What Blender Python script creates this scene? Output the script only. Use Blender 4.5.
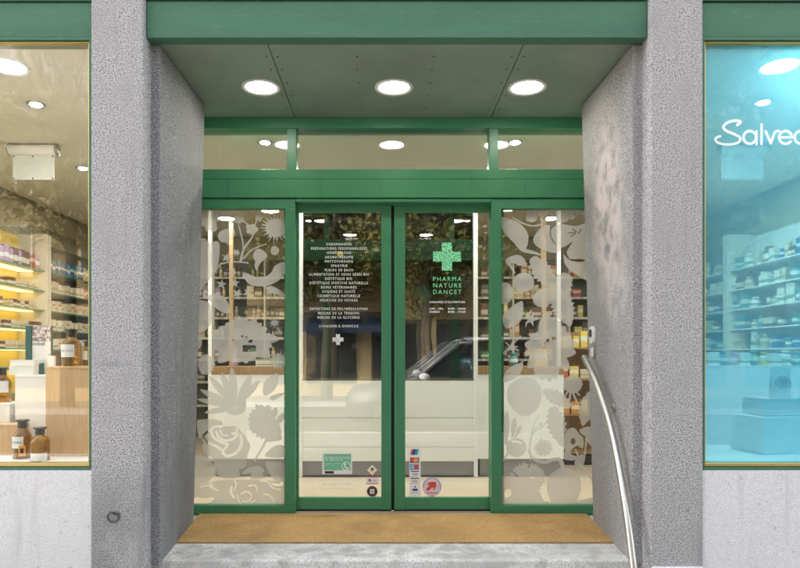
import bpy, bmesh, math, random
import numpy as np
from mathutils import Vector, Matrix
random.seed(7)
R = math.radians
scene = bpy.context.scene
col = scene.collection
for o in list(bpy.data.objects):
    bpy.data.objects.remove(o)

# ------------------------------------------------------------------ camera, world, sun, exposure
EYE = 1.21
F = 650.0            # focal length in photo pixels
VX, VY = 384.0, 357.0
cam_d = bpy.data.cameras.new('camera')
cam = bpy.data.objects.new('camera', cam_d)
col.objects.link(cam)
cam.location = (0, 0, EYE)
cam.rotation_euler = (R(90), 0, 0)
cam_d.sensor_width = 36
cam_d.lens = F / 800 * 36
cam_d.shift_x = (400 - VX) / 800
cam_d.shift_y = (VY - 284) / 800
cam_d.clip_start = 0.05
cam_d.clip_end = 500
scene.camera = cam

SUN_EL, SUN_AZ = R(36), R(-50)     # azimuth measured clockwise from +Y (the shop's depth)
w = bpy.data.worlds.new('World')
scene.world = w
w.use_nodes = True
nt = w.node_tree
nt.nodes.clear()
sky = nt.nodes.new('ShaderNodeTexSky')
sky.sky_type = 'NISHITA'
sky.sun_disc = False
sky.sun_elevation = SUN_EL
sky.sun_rotation = SUN_AZ
sky.air_density = 1.0
sky.dust_density = 6.0
sky.ozone_density = 1.0
hsv = nt.nodes.new('ShaderNodeHueSaturation')
hsv.inputs['Saturation'].default_value = 0.35
bg = nt.nodes.new('ShaderNodeBackground')
bg.inputs['Strength'].default_value = 0.15
wo = nt.nodes.new('ShaderNodeOutputWorld')
nt.links.new(sky.outputs[0], hsv.inputs['Color'])
nt.links.new(hsv.outputs[0], bg.inputs[0])
nt.links.new(bg.outputs[0], wo.inputs[0])

sd = bpy.data.lights.new('sun', 'SUN')
sd.energy = 2.2
sd.angle = R(3)
sd.color = (1.0, 0.91, 0.78)
sun = bpy.data.objects.new('sun', sd)
col.objects.link(sun)
sdir = Vector((math.sin(SUN_AZ) * math.cos(SUN_EL), math.cos(SUN_AZ) * math.cos(SUN_EL), math.sin(SUN_EL)))
sun.rotation_euler = sdir.to_track_quat('Z', 'Y').to_euler()
sun.location = sdir * 30

vs = scene.view_settings
vs.view_transform = 'Standard'
vs.look = 'None'
vs.gamma = 1
vs.exposure = 2.78
vs.use_curve_mapping = False
scene.render.engine = 'CYCLES'
scene.cycles.max_bounces = 10
scene.cycles.transparent_max_bounces = 24

# ------------------------------------------------------------------ helpers
def P(px, py, Y):
    return Vector(((px - VX) * Y / F, Y, EYE + (VY - py) * Y / F))

def PX(px, Y): return (px - VX) * Y / F
def PZ(py, Y): return EYE + (VY - py) * Y / F

def lin(r, g, b):
    f = lambda c: (c / 255 / 12.92) if c / 255 <= 0.04045 else ((c / 255 + 0.055) / 1.055) ** 2.4
    return (f(r), f(g), f(b))

def wpos(o):
    v = Vector((0, 0, 0))
    while o is not None:
        v = v + o.location
        o = o.parent
    return v

def tag(o, label=None, cat=None, group=None, kind=None):
    if label: o['label'] = label
    if cat: o['category'] = cat
    if group: o['group'] = group
    if kind: o['kind'] = kind
    return o

def thing(name, loc, label, cat, group=None):
    o = bpy.data.objects.new(name, None)
    col.objects.link(o)
    o.location = loc
    o.empty_display_size = 0.1
    return tag(o, label, cat, group)

class MB:
    def __init__(s):
        s.v = []; s.f = []; s.sm = []
    def add(s, vs, fs, smooth=False):
        n = len(s.v)
        s.v += [tuple(v) for v in vs]
        s.f += [tuple(i + n for i in f) for f in fs]
        s.sm += [smooth] * len(fs)
        return s
    def box(s, x0, x1, y0, y1, z0, z1):
        if x0 > x1: x0, x1 = x1, x0
        if y0 > y1: y0, y1 = y1, y0
        if z0 > z1: z0, z1 = z1, z0
        v = [(x0,y0,z0),(x1,y0,z0),(x1,y1,z0),(x0,y1,z0),(x0,y0,z1),(x1,y0,z1),(x1,y1,z1),(x0,y1,z1)]
        return s.add(v, [(0,3,2,1),(4,5,6,7),(0,1,5,4),(1,2,6,5),(2,3,7,6),(3,0,4,7)])
    def rbox(s, c, sx, sy, sz, rz):
        ca, sa = math.cos(rz), math.sin(rz)
        v = []
        for z in (0, sz):
            for x, y in ((-sx/2,-sy/2),(sx/2,-sy/2),(sx/2,sy/2),(-sx/2,sy/2)):
                v.append((c[0]+x*ca-y*sa, c[1]+x*sa+y*ca, c[2]+z))
        return s.add(v, [(0,3,2,1),(4,5,6,7),(0,1,5,4),(1,2,6,5),(2,3,7,6),(3,0,4,7)])
    def prism(s, bot, top):
        n = len(bot)
        fs = [tuple(range(n))[::-1], tuple(range(n, 2*n))]
        fs += [(i, (i+1) % n, n+(i+1) % n, n+i) for i in range(n)]
        return s.add(list(bot)+list(top), fs)
    def lathe(s, c, prof, n=24, axis='z', cap=True):
        vs = []; fs = []
        for r, h in prof:
            for k in range(n):
                a = 2*math.pi*k/n
                p = (r*math.cos(a), r*math.sin(a), h)
                if axis == 'y': p = (p[0], p[2], p[1])
                if axis == 'x': p = (p[2], p[0], p[1])
                vs.append((c[0]+p[0], c[1]+p[1], c[2]+p[2]))
        m = len(prof)
        for j in range(m-1):
            for k in range(n):
                q = (j*n+k, j*n+(k+1)%n, (j+1)*n+(k+1)%n, (j+1)*n+k)
                fs.append(q if axis != 'y' else q[::-1])
        if cap:
            a = tuple(range(n))[::-1]; b = tuple(range((m-1)*n, m*n))
            fs.append(a if axis != 'y' else a[::-1]); fs.append(b if axis != 'y' else b[::-1])
        return s.add(vs, fs, True)
    def tube(s, pts, r, n=12, radii=None):
        pts = [Vector(p) for p in pts]
        vs = []; fs = []
        up = None
        for i, p in enumerate(pts):
            t = (pts[min(i+1, len(pts)-1)] - pts[max(i-1, 0)]).normalized()
            if up is None:
                a = Vector((0,0,1)) if abs(t.z) < .9 else Vector((1,0,0))
                up = (a - t*a.dot(t)).normalized()
            else:
                up = (up - t*up.dot(t)).normalized()
            sd_ = t.cross(up)
            rr = radii[i] if radii else r
            for k in range(n):
                a = 2*math.pi*k/n
                vs.append(p + up*(rr*math.cos(a)) + sd_*(rr*math.sin(a)))
        for j in range(len(pts)-1):
            for k in range(n):
                fs.append((j*n+k, (j+1)*n+k, (j+1)*n+(k+1)%n, j*n+(k+1)%n))
        fs.append(tuple(range(n))); fs.append(tuple(range((len(pts)-1)*n, len(pts)*n))[::-1])
        return s.add(vs, fs, True)
    def sphere(s, c, r, n=12, m=8, sz=1.0):
        prof = [(max(1e-4, r*math.sin(math.pi*i/m)), -r*sz*math.cos(math.pi*i/m)) for i in range(m+1)]
        return s.lathe(c, prof, n)
    def build(s, name, mat, parent=None, bevel=0, fix=False):
        me = bpy.data.meshes.new(name)
        org = wpos(parent) if parent is not None else Vector((0,0,0))
        if parent is None and s.v:
            a = np.array(s.v); org = Vector(((a[:,0].min()+a[:,0].max())/2, (a[:,1].min()+a[:,1].max())/2, a[:,2].min()))
        me.from_pydata([(v[0]-org.x, v[1]-org.y, v[2]-org.z) for v in s.v], [], s.f)
        me.polygons.foreach_set('use_smooth', s.sm)
        if fix:
            b = bmesh.new(); b.from_mesh(me); bmesh.ops.recalc_face_normals(b, faces=b.faces); b.to_mesh(me); b.free()
        me.update()
        o = bpy.data.objects.new(name, me)
        col.objects.link(o)
        if mat: me.materials.append(mat)
        if parent is not None: o.parent = parent
        else: o.location = org
        if bevel:
            m = o.modifiers.new('bevel', 'BEVEL'); m.width = bevel; m.segments = 2; m.limit_method = 'ANGLE'; m.angle_limit = R(40)
        return o

def inst(src, name, parent=None, loc=None, mat=None):
    """a further piece that shares the mesh data of src"""
    c = src.copy(); c.name = name
    col.objects.link(c)
    c.parent = parent
    if loc is not None: c.location = loc
    return c

# ------------------------------------------------------------------ materials
def mat(name, base=(.5,.5,.5), rough=.5, metal=0.0, spec=.5, noise=None, bump=None, coat=0, alpha=None):
    """noise: list of (scale, amount, colour) mixes; bump: (scale, strength)"""
    m = bpy.data.materials.new(name); m.use_nodes = True
    n = m.node_tree; b = n.nodes['Principled BSDF']
    b.inputs['Base Color'].default_value = (*base, 1)
    b.inputs['Roughness'].default_value = rough
    b.inputs['Metallic'].default_value = metal
    b.inputs['Specular IOR Level'].default_value = spec
    b.inputs['Coat Weight'].default_value = coat
    tc = n.nodes.new('ShaderNodeTexCoord')
    cur = None
    for item in (noise or []):
        sc, lo, hi, c = item[:4]
        stretch = item[4] if len(item) > 4 else (1,1,1)
        mp = n.nodes.new('ShaderNodeMapping'); mp.inputs['Scale'].default_value = stretch
        n.links.new(tc.outputs['Object'], mp.inputs[0])
        t = n.nodes.new('ShaderNodeTexNoise'); t.inputs['Scale'].default_value = sc
        t.inputs['Detail'].default_value = 4; t.inputs['Roughness'].default_value = .6
        n.links.new(mp.outputs[0], t.inputs['Vector'])
        r = n.nodes.new('ShaderNodeMapRange'); r.inputs[1].default_value = lo; r.inputs[2].default_value = hi
        n.links.new(t.outputs[0], r.inputs[0])
        mx = n.nodes.new('ShaderNodeMix'); mx.data_type = 'RGBA'
        if cur is None: mx.inputs[6].default_value = (*base, 1)
        else: n.links.new(cur, mx.inputs[6])
        mx.inputs[7].default_value = (*c, 1)
        n.links.new(r.outputs[0], mx.inputs[0])
        cur = mx.outputs[2]
    if cur is not None: n.links.new(cur, b.inputs['Base Color'])
    if bump:
        t = n.nodes.new('ShaderNodeTexNoise'); t.inputs['Scale'].default_value = bump[0]; t.inputs['Detail'].default_value = 3
        n.links.new(tc.outputs['Object'], t.inputs['Vector'])
        bp = n.nodes.new('ShaderNodeBump'); bp.inputs['Strength'].default_value = bump[1]; bp.inputs['Distance'].default_value = bump[2] if len(bump) > 2 else .003
        n.links.new(t.outputs[0], bp.inputs['Height']); n.links.new(bp.outputs[0], b.inputs['Normal'])
    m['out'] = 0
    return m

def add_stain(m, centre, size, colour, strength, nscale=6, world=True, lo=.35, hi=.6):
    """a stain of its own shape: soft ellipsoid broken up by noise, mixed over the base colour"""
    n = m.node_tree; b = n.nodes['Principled BSDF']
    g = n.nodes.new('ShaderNodeNewGeometry')
    mp = n.nodes.new('ShaderNodeMapping'); mp.vector_type = 'TEXTURE'
    mp.inputs['Location'].default_value = centre; mp.inputs['Scale'].default_value = size
    n.links.new(g.outputs['Position'], mp.inputs[0])
    ln = n.nodes.new('ShaderNodeVectorMath'); ln.operation = 'LENGTH'
    n.links.new(mp.outputs[0], ln.inputs[0])
    fall = n.nodes.new('ShaderNodeMapRange'); fall.inputs[1].default_value = 1.0; fall.inputs[2].default_value = .45
    n.links.new(ln.outputs['Value'], fall.inputs[0])
    t = n.nodes.new('ShaderNodeTexNoise'); t.inputs['Scale'].default_value = nscale; t.inputs['Detail'].default_value = 3
    n.links.new(g.outputs['Position'], t.inputs['Vector'])
    r = n.nodes.new('ShaderNodeMapRange'); r.inputs[1].default_value = lo; r.inputs[2].default_value = hi
    n.links.new(t.outputs[0], r.inputs[0])
    mu = n.nodes.new('ShaderNodeMath'); mu.operation = 'MULTIPLY'
    n.links.new(fall.outputs[0], mu.inputs[0]); n.links.new(r.outputs[0], mu.inputs[1])
    mu2 = n.nodes.new('ShaderNodeMath'); mu2.operation = 'MULTIPLY'; mu2.inputs[1].default_value = strength
    n.links.new(mu.outputs[0], mu2.inputs[0])
    mx = n.nodes.new('ShaderNodeMix'); mx.data_type = 'RGBA'
    src = b.inputs['Base Color'].links[0].from_socket
    n.links.new(src, mx.inputs[6]); mx.inputs[7].default_value = (*colour, 1)
    n.links.new(mu2.outputs[0], mx.inputs[0]); n.links.new(mx.outputs[2], b.inputs['Base Color'])

def glass_mat(name, tint=(.93,.95,.93), ior=1.95, rough=0.0):
    m = bpy.data.materials.new(name); m.use_nodes = True
    n = m.node_tree; n.nodes.clear()
    out = n.nodes.new('ShaderNodeOutputMaterial')
    tr = n.nodes.new('ShaderNodeBsdfTransparent'); tr.inputs[0].default_value = (*tint, 1)
    gl = n.nodes.new('ShaderNodeBsdfGlossy'); gl.inputs['Roughness'].default_value = rough; gl.inputs[0].default_value = (1,1,1,1)
    fr = n.nodes.new('ShaderNodeFresnel'); fr.inputs[0].default_value = ior
    g = n.nodes.new('ShaderNodeNewGeometry')
    iv = n.nodes.new('ShaderNodeMath'); iv.operation = 'SUBTRACT'; iv.inputs[0].default_value = 1
    n.links.new(g.outputs['Backfacing'], iv.inputs[1])
    mu = n.nodes.new('ShaderNodeMath'); mu.operation = 'MULTIPLY'
    n.links.new(fr.outputs[0], mu.inputs[0]); n.links.new(iv.outputs[0], mu.inputs[1])
    mx = n.nodes.new('ShaderNodeMixShader')
    n.links.new(mu.outputs[0], mx.inputs[0]); n.links.new(tr.outputs[0], mx.inputs[1]); n.links.new(gl.outputs[0], mx.inputs[2])
    n.links.new(mx.outputs[0], out.inputs[0])
    return m

def film_mat(name, colour, clear, tint=(1,1,1), trans=.5):
    """printed or frosted vinyl: part clear, part diffuse, part translucent"""
    m = bpy.data.materials.new(name); m.use_nodes = True
    n = m.node_tree; n.nodes.clear()
    out = n.nodes.new('ShaderNodeOutputMaterial')
    tr = n.nodes.new('ShaderNodeBsdfTransparent'); tr.inputs[0].default_value = (*tint, 1)
    df = n.nodes.new('ShaderNodeBsdfDiffuse'); df.inputs[0].default_value = (*colour, 1)
    tl = n.nodes.new('ShaderNodeBsdfTranslucent'); tl.inputs[0].default_value = (*colour, 1)
    m1 = n.nodes.new('ShaderNodeMixShader'); m1.inputs[0].default_value = trans
    n.links.new(df.outputs[0], m1.inputs[1]); n.links.new(tl.outputs[0], m1.inputs[2])
    m2 = n.nodes.new('ShaderNodeMixShader'); m2.inputs[0].default_value = clear
    n.links.new(m1.outputs[0], m2.inputs[1]); n.links.new(tr.outputs[0], m2.inputs[2])
    n.links.new(m2.outputs[0], out.inputs[0])
    return m

def emit(name, c, s):
    m = bpy.data.materials.new(name); m.use_nodes = True
    b = m.node_tree.nodes['Principled BSDF']
    b.inputs['Base Color'].default_value = (*c, 1)
    b.inputs['Emission Color'].default_value = (*c, 1); b.inputs['Emission Strength'].default_value = s
    return m

M = {}
def stone(name, base, dark, light, big):
    m = mat(name, base, .85, spec=.25, noise=[(118, .48, .58, dark), (140, .54, .62, light), (1.7, .45, .75, big), (7, .55, .8, big), (5, .56, .74, tuple(c*.86 for c in big), (2.5,2.5,.22)), (26, .64, .74, tuple(c*.7 for c in big))], bump=(95, .8, .005))
    return m
M['stone'] = stone('roughcast_stone', (.43,.422,.425), (.17,.165,.168), (.72,.71,.71), (.35,.343,.347))
M['stone_right'] = stone('roughcast_stone_cleaned', (.43,.418,.42), (.18,.172,.175), (.72,.70,.70), (.36,.348,.35))
M['plinth'] = stone('pale_render', (.74,.73,.738), (.62,.61,.615), (.80,.79,.80), (.70,.69,.697))
M['landing'] = mat('landing_stone', (.62,.61,.59), .8, spec=.3, noise=[(95,.50,.62,(.30,.29,.275)),(110,.55,.68,(.72,.71,.69)),(9,.5,.66,(.36,.35,.33)),(2.5,.5,.7,(.44,.43,.41))], bump=(120,.4,.003))
M['green'] = mat('green_paint', (.050,.222,.108), .34, spec=.45, noise=[(3,.45,.8,(.042,.19,.092)),(60,.62,.8,(.07,.245,.13)),(14,.62,.72,(.038,.165,.085),(1,1,.12)),(170,.72,.76,(.20,.30,.22))], bump=(90,.06,.002))
M['green_old'] = mat('weathered_green_paint', (.056,.162,.098), .5, spec=.4, noise=[(2.2,.42,.7,(.045,.13,.085),(.5,1,3)),(40,.58,.8,(.10,.215,.15),(.3,1,1.5)),(9,.64,.80,(.045,.125,.08),(3,1,.35)),(120,.70,.75,(.25,.32,.28))], bump=(70,.1,.002))
M['soffit'] = mat('grey_green_soffit', (.245,.30,.235), .4, spec=.4, noise=[(1.5,.4,.8,(.175,.205,.175))], bump=(25,.05,.004))
M['dark'] = mat('dark_gap', (.012,.014,.013), .8)
M['rubber'] = mat('black_rubber', (.015,.02,.017), .6)
M['coir'] = mat('coir_mat', (.56,.35,.145), .95, spec=.1, noise=[(130,.48,.62,(.33,.19,.07)),(4,.5,.75,(.46,.285,.115)),(150,.56,.70,(.74,.52,.26)),(48,.68,.74,(.16,.10,.05))], bump=(300,1.0,.006))
M['steel'] = mat('brushed_stainless', (.58,.56,.53), .36, 1.0, noise=[(40,.5,.8,(.5,.48,.45),(1,1,8))])
M['brass'] = mat('anodised_brass', (.55,.42,.16), .38, .75)
M['brass_dark'] = mat('old_brass', (.22,.17,.07), .45, .6)
M['white'] = mat('white_lacquer', (.84,.835,.82), .35, noise=[(3,.5,.8,(.81,.805,.79))])
M['whiteplastic'] = mat('white_plastic', (.75,.75,.73), .4)
M['black'] = mat('black_plastic', (.015,.015,.016), .35)
M['greymetal'] = mat('grey_metal', (.33,.33,.32), .35, .6)
M['ceil'] = mat('beige_ceiling', (.66,.62,.53), .85, noise=[(2,.4,.8,(.63,.59,.50))])
M['olive'] = mat('olive_wall', (.42,.38,.25), .8, noise=[(2,.4,.8,(.39,.35,.23))])
M['gap_shade'] = mat('void_shade_tone', (.05,.052,.035), .9)  # dark colour stands in for the shade above the dropped ceiling
M['floor'] = mat('beige_floor', (.56,.47,.36), .3, spec=.4, noise=[(3,.45,.75,(.52,.43,.33))])
M['plaster'] = mat('white_plaster', (.7,.69,.66), .8)
def wood(name, a, b_):
    return mat(name, a, .45, spec=.35, noise=[(6,.42,.7,b_,(14,1,1)),(30,.5,.75,b_,(10,10,.4))])
M['oak'] = wood('oak_veneer', (.62,.42,.235), (.52,.335,.175))
M['oakdark'] = wood('brown_wood', (.36,.215,.095), (.26,.15,.065))
M['kick'] = mat('grey_kickplate', (.26,.255,.245), .4, .2)
M['glass'] = glass_mat('door_glass')
M['winglass'] = glass_mat('window_glass', (.97,.97,.94), 1.7)
M['tinted'] = glass_mat('tinted_screen_glass', (.09,.095,.055), 1.85)
M['shelfglass'] = glass_mat('green_shelf_glass', (.55,.8,.68), 1.5)
M['frost'] = film_mat('frosted_vinyl', (.64,.625,.59), .38, (.90,.89,.86), .40)
M['vinylwhite'] = film_mat('white_vinyl_letters', (.88,.88,.87), 0, trans=.06)
M['vinylgreen'] = film_mat('green_vinyl', (.25,.72,.42), 0, trans=.3)
M['cyan'] = film_mat('cyan_window_film', (.15,.53,.74), .56, (.44,.88,1.0), .25)
M['lamp'] = emit('lamp_diffuser', (1.0,.95,.86), 7)
M['lamp_in'] = emit('shop_lamp_diffuser', (1.0,.955,.88), 48)
M['lamp_back'] = emit('back_lamp_diffuser', (1.0,.93,.80), 11)
M['spot_in'] = emit('shop_spot_bulb', (1.0,.94,.86), 140)
M['warm'] = emit('warm_bulb', (1.0,.62,.22), 9)

# ------------------------------------------------------------------ depth planes (metres from the camera)
YD = 5.0      # front of sidelight frames
YR = 4.753    # back edge of the stone reveals
YF = 3.817    # front edge of the reveals
YB = 3.735    # front of the green beam
YP = 3.69     # front of the pillars
ZS = 3.048    # soffit
ZC = 3.01     # shop ceiling
PAVE = -0.15

# ------------------------------------------------------------------ ground
o = MB().box(-60,60,-60,60,-.9,-.30).build('ground', mat('earth',(.2,.19,.17),.9)); tag(o, kind='structure')
asph = mat('asphalt', (.055,.055,.057), .85, noise=[(120,.5,.7,(.10,.10,.10)),(1.2,.45,.7,(.04,.04,.042))], bump=(150,.6,.004))
o = MB().box(-60,60,-9.2,-1.6,-.5,-.27).build('road', asph); tag(o, kind='structure')
pavm = mat('pavement_asphalt', (.16,.158,.155), .9, noise=[(140,.5,.7,(.26,.255,.25)),(2,.45,.7,(.12,.118,.115))], bump=(150,.6,.004))
o = MB().box(-60,60,-1.45,3.95,-.5,PAVE).build('pavement', pavm); tag(o, kind='structure')
o = MB().box(-60,60,-12.2,-9.35,-.5,-.13).build('far_pavement', pavm); tag(o, kind='structure')
kerbm = mat('granite_kerb', (.33,.325,.32), .8, noise=[(120,.5,.7,(.2,.2,.2))])
kb = None
for nm, y0, y1 in (('kerb',-1.6,-1.452),('far_kerb',-9.348,-9.2)):
    root = bpy.data.objects.new(nm, None); col.objects.link(root); root.location = (0,y0,-.3); tag(root, kind='structure')
    for i in range(-12, 12):
        MB().box(i+.004, i+.996, y0, y1, -.45, PAVE+.012).build('kerb_stone', kerbm, root, .012)

# landing slab: two stones with a joint, and the shop floor
root = bpy.data.objects.new('landing', None); col.objects.link(root); root.location = (0,3.87,PAVE); tag(root, kind='structure')
MB().box(-1.62, 1.78, 3.87, 4.98, PAVE-.1, 0).build('landing_stone', M['landing'], root, .012)
MB().box(-1.62, 1.78, 3.70, 3.862, PAVE-.1, PAVE+.035).build('step_stone', M['landing'], root, .01)
o = MB().box(-4.6, 4.7, 4.985, 10.3, -.2, -.004).build('shop_floor', M['floor']); tag(o, kind='structure')

add_stain(M['landing'], (.1,4.05,0), (1.2,.22,.3), (.26,.25,.235), .6, 8, lo=.38, hi=.6)
add_stain(M['landing'], (-1.1,4.0,0), (.5,.2,.3), (.24,.235,.225), .6, 10, lo=.4, hi=.6)
# ------------------------------------------------------------------ stone pillars with reveals
def pillar(name, xo, xi, xf, xbt, xbb, m, mr, label):
    """shaft with a set-back reveal slab; the slab's back edge leans outwards towards the floor"""
    t = thing(name, ((xo+xi)/2, YP, PAVE), label, 'pillar')
    sg_ = 1 if xi > xo else -1
    zlo, zhi = PAVE-.05, 3.9
    MB().box(xo, xi, YP, YF+.03, zlo, zhi).build('shaft', m, t, .007)
    MB().box(xo, xi-sg_*.08, YF+.0305, YR, zlo, zhi).build('core', m, t)
    slope = (xbt-xbb)/3.05
    def ring(z):
        return [(xi-sg_*.10,YF,z),(xf,YF,z),(xbb+slope*z,YR+.002,z),(xi-sg_*.10,YR+.002,z)]
    mb = MB(); NZ = 14; vs = []; fs = []
    for i in range(NZ+1): vs += ring(-.010+3.055*i/NZ)
    for i in range(NZ):
        for k in range(4): fs.append((4*i+k, 4*i+(k+1)%4, 4*i+4+(k+1)%4, 4*i+4+k))
    fs += [(3,2,1,0), (4*NZ,4*NZ+1,4*NZ+2,4*NZ+3)]
    mb.add(vs, fs).build('reveal_slab', mr, t, .006, fix=True)
    return t
M['reveal_left'] = stone('reveal_stone_deep_shade_tint', (.235,.24,.25), (.09,.09,.096), (.46,.46,.465), (.20,.203,.21))  # finer slab stone, darkened in colour to carry the shade of this side
M['reveal_right'] = stone('reveal_stone_mild_shade_tint', (.34,.33,.337), (.14,.135,.138), (.60,.58,.59), (.29,.28,.285))  # same slab stone, toned down less for the recess shade on this side
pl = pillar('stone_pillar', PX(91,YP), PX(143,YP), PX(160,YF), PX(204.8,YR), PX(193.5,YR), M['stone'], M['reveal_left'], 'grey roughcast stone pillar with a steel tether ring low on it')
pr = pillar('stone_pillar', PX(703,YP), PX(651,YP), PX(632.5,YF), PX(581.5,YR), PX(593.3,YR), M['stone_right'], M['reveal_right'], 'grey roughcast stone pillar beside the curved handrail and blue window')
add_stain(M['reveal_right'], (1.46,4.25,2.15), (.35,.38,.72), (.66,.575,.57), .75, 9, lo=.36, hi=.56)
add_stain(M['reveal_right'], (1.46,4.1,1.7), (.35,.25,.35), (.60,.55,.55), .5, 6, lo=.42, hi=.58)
add_stain(M['stone'], (PX(115,YP),YP,PZ(364,YP)), (.12,.1,.022), (.22,.22,.30), .5, 9, lo=.3, hi=.55)
add_stain(M['stone'], (-1.5,YP,.15), (.4,.2,.5), (.17,.17,.18), .45, 5)
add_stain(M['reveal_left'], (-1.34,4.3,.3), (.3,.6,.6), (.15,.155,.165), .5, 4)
# base block joints on the right pillar
bx0, bx1 = PX(651,YP)+.002, PX(703,YP)-.002
MB().box(bx0, bx1, YP-.012, YP+.02, PAVE-.04, PZ(566.5,YP)).build('base_course', M['plinth'], pr, .005)

# outer stone walls under the shop windows, fascias above
XL, XR = -4.4, 4.6
def under_wall(x0, x1, label):
    t = thing('window_wall', ((x0+x1)/2, YP, PAVE), label, 'wall')
    MB().box(x0, x1, YP+.012, YP+.25, PAVE-.04, PZ(470.5,YP+.012)).build('render_face', M['plinth'], t)
    return t
under_wall(XL, PX(91,YP)-.003, 'pale grey rendered wall below the bottle display window')
under_wall(PX(703,YP)+.003, XR, 'pale grey rendered wall below the blue film window')
def fascia(x0, x1, label):
    t = thing('fascia_board', ((x0+x1)/2, YP, PZ(37,YP)), label, 'fascia')
    y = YP+.03
    MB().box(x0, x1, y, y+.08, PZ(37.5,y), PZ(2.5,y)).build('board', M['green_old'], t, .004)
    MB().box(x0, x1, y-.012, y+.07, PZ(1.5,y), PZ(-1.5,y)).build('top_strip', M['green_old'], t)
    return t
fascia(XL, PX(91,YP)-.003, 'weathered green fascia board above the bottle display window')
fascia(PX(703,YP)+.003, XR, 'weathered green fascia board above the blue film window')
# upper facade
t = thing('upper_facade', (0,YP+.2,3.3), 'grey rendered upper wall of the shop building above the beam', 'wall')
MB().box(XL, XR, YP+.13, YP+.5, 3.30, 14.0).build('render_face', M['plinth'], t)
MB().box(XL, XR, YP+.07, YP+.13, 3.285, 3.31).build('dark_joint', M['dark'], t)

# ------------------------------------------------------------------ lintel beam and soffit
bt = thing('lintel_beam', (.07,YB,ZS), 'weathered green beam spanning the recessed entrance', 'beam')
MB().box(PX(143,YP)+.003, PX(651,YP)-.003, YB, YF+.004, ZS-.004, PZ(.8,YB)).build('beam_face', M['green_old'], bt, .005)
MB().box(PX(143,YP)+.003, PX(651,YP)-.003, YB-.012, YB+.08, PZ(.3,YB)+.001, PZ(-5,YB)).build('drip_strip', M['green_old'], bt)
st = thing('entrance_soffit', (.07,4.4,ZS), 'grey green panelled ceiling over the recessed entrance', 'soffit')
s1, s2 = PX(295,YD), PX(490.8,YD)
# lamp positions
LAMPS = [PX(261,4.43), PX(394,4.43), PX(527,4.43)]
for x0, x1 in ((-1.62, s1-.0025), (s1+.0025, s2-.0025), (s2+.0025, 1.74)):
    MB().box(x0, x1, YF+.006, 5.2, ZS+.002, ZS+.022).build('soffit_panel', M['soffit'], st, .002)
MB().box(-1.62,1.74,YF+.006,5.2,ZS+.03,ZS+.2).build('backing', M['dark'], st)
sc0 = None
for xs in (s1-.035, s1+.035, s2-.035, s2+.035, PX(355,YF)*.99, PX(437,YF)*.99):
    for y in (3.98, 4.16, 4.36, 4.58, 4.82):
        p = Vector((xs+random.uniform(-.004,.004), y, ZS+.0015))
        if sc0 is None:
            sc0 = MB().lathe(tuple(st.location), [(.0055,-.002),(.0065,.002)], 8).build('screw', M['black'], st); sc0.location = p - st.location
        else:
            inst(sc0, 'screw', st, p - st.location)

def downlight(x, y, z, r, rim, dif, label, group, ring=.22):
    t = thing('recessed_downlight', (x,y,z), label, 'ceiling light', group)
    MB().lathe((x,y,z), [(r*(1-ring),-.003),(r*.97,-.010),(r,-.006),(r,.006),(r*(1-ring),.006),(r*(1-ring),-.003)], 40, cap=False).build('rim', rim, t)
    MB().lathe((x,y,z), [(.002,-.016),(r*.3,-.015),(r*.55,-.012),(r*(1-ring)*.995,-.004),(r*(1-ring)*.995,.001)], 40).build('diffuser', dif, t)
    return t
for i, x in enumerate(LAMPS):
    downlight(x, 4.43, ZS, .132, M['whiteplastic'], M['lamp'], ('leftmost','middle','rightmost')[i]+' of three lit round downlights in the entrance ceiling', 'entrance downlights')

# ------------------------------------------------------------------ entrance screen: transom, header, sidelights
es = thing('entrance_screen', (.07,YD,0), 'green framed entrance screen with transom, header and flower patterned sidelights', 'door frame')
XA, XB = -1.56, 1.70
MB().box(XA, XB, YD-.01, YD+.11, PZ(128.5,YD), ZS+.0015).build('top_rail', M['green'], es, .003)
ztr = PZ(170,YD)
mul = [(287,296.5),(489,498)]
for a, b_ in mul:
    MB().box(PX(a,YD), PX(b_,YD), YD-.008, YD+.1, ztr+.002, PZ(128.7,YD)).build('mullion', M['green'], es, .003)
for a, b_ in ((None,287),(296.5,489),(498,None)):
    x0 = XA if a is None else PX(a,YD); x1 = XB if b_ is None else PX(b_,YD)
    MB().box(x0+.002, x1-.002, YD+.03, YD+.038, ztr+.002, PZ(128.7,YD)).build('transom_pane', M['glass'], es)
for k, (ya, yb, dy) in enumerate(((170,179.6,.0),(180.2,198.6,.012),(199.2,208.6,.0))):
    x0, x1 = XA, XB
    if k < 2:
        MB().box(x0, x1, YD-.02-dy, YD+.05, PZ(yb,YD), PZ(ya,YD)).build('header_board', M['green'], es, .003)
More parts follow.
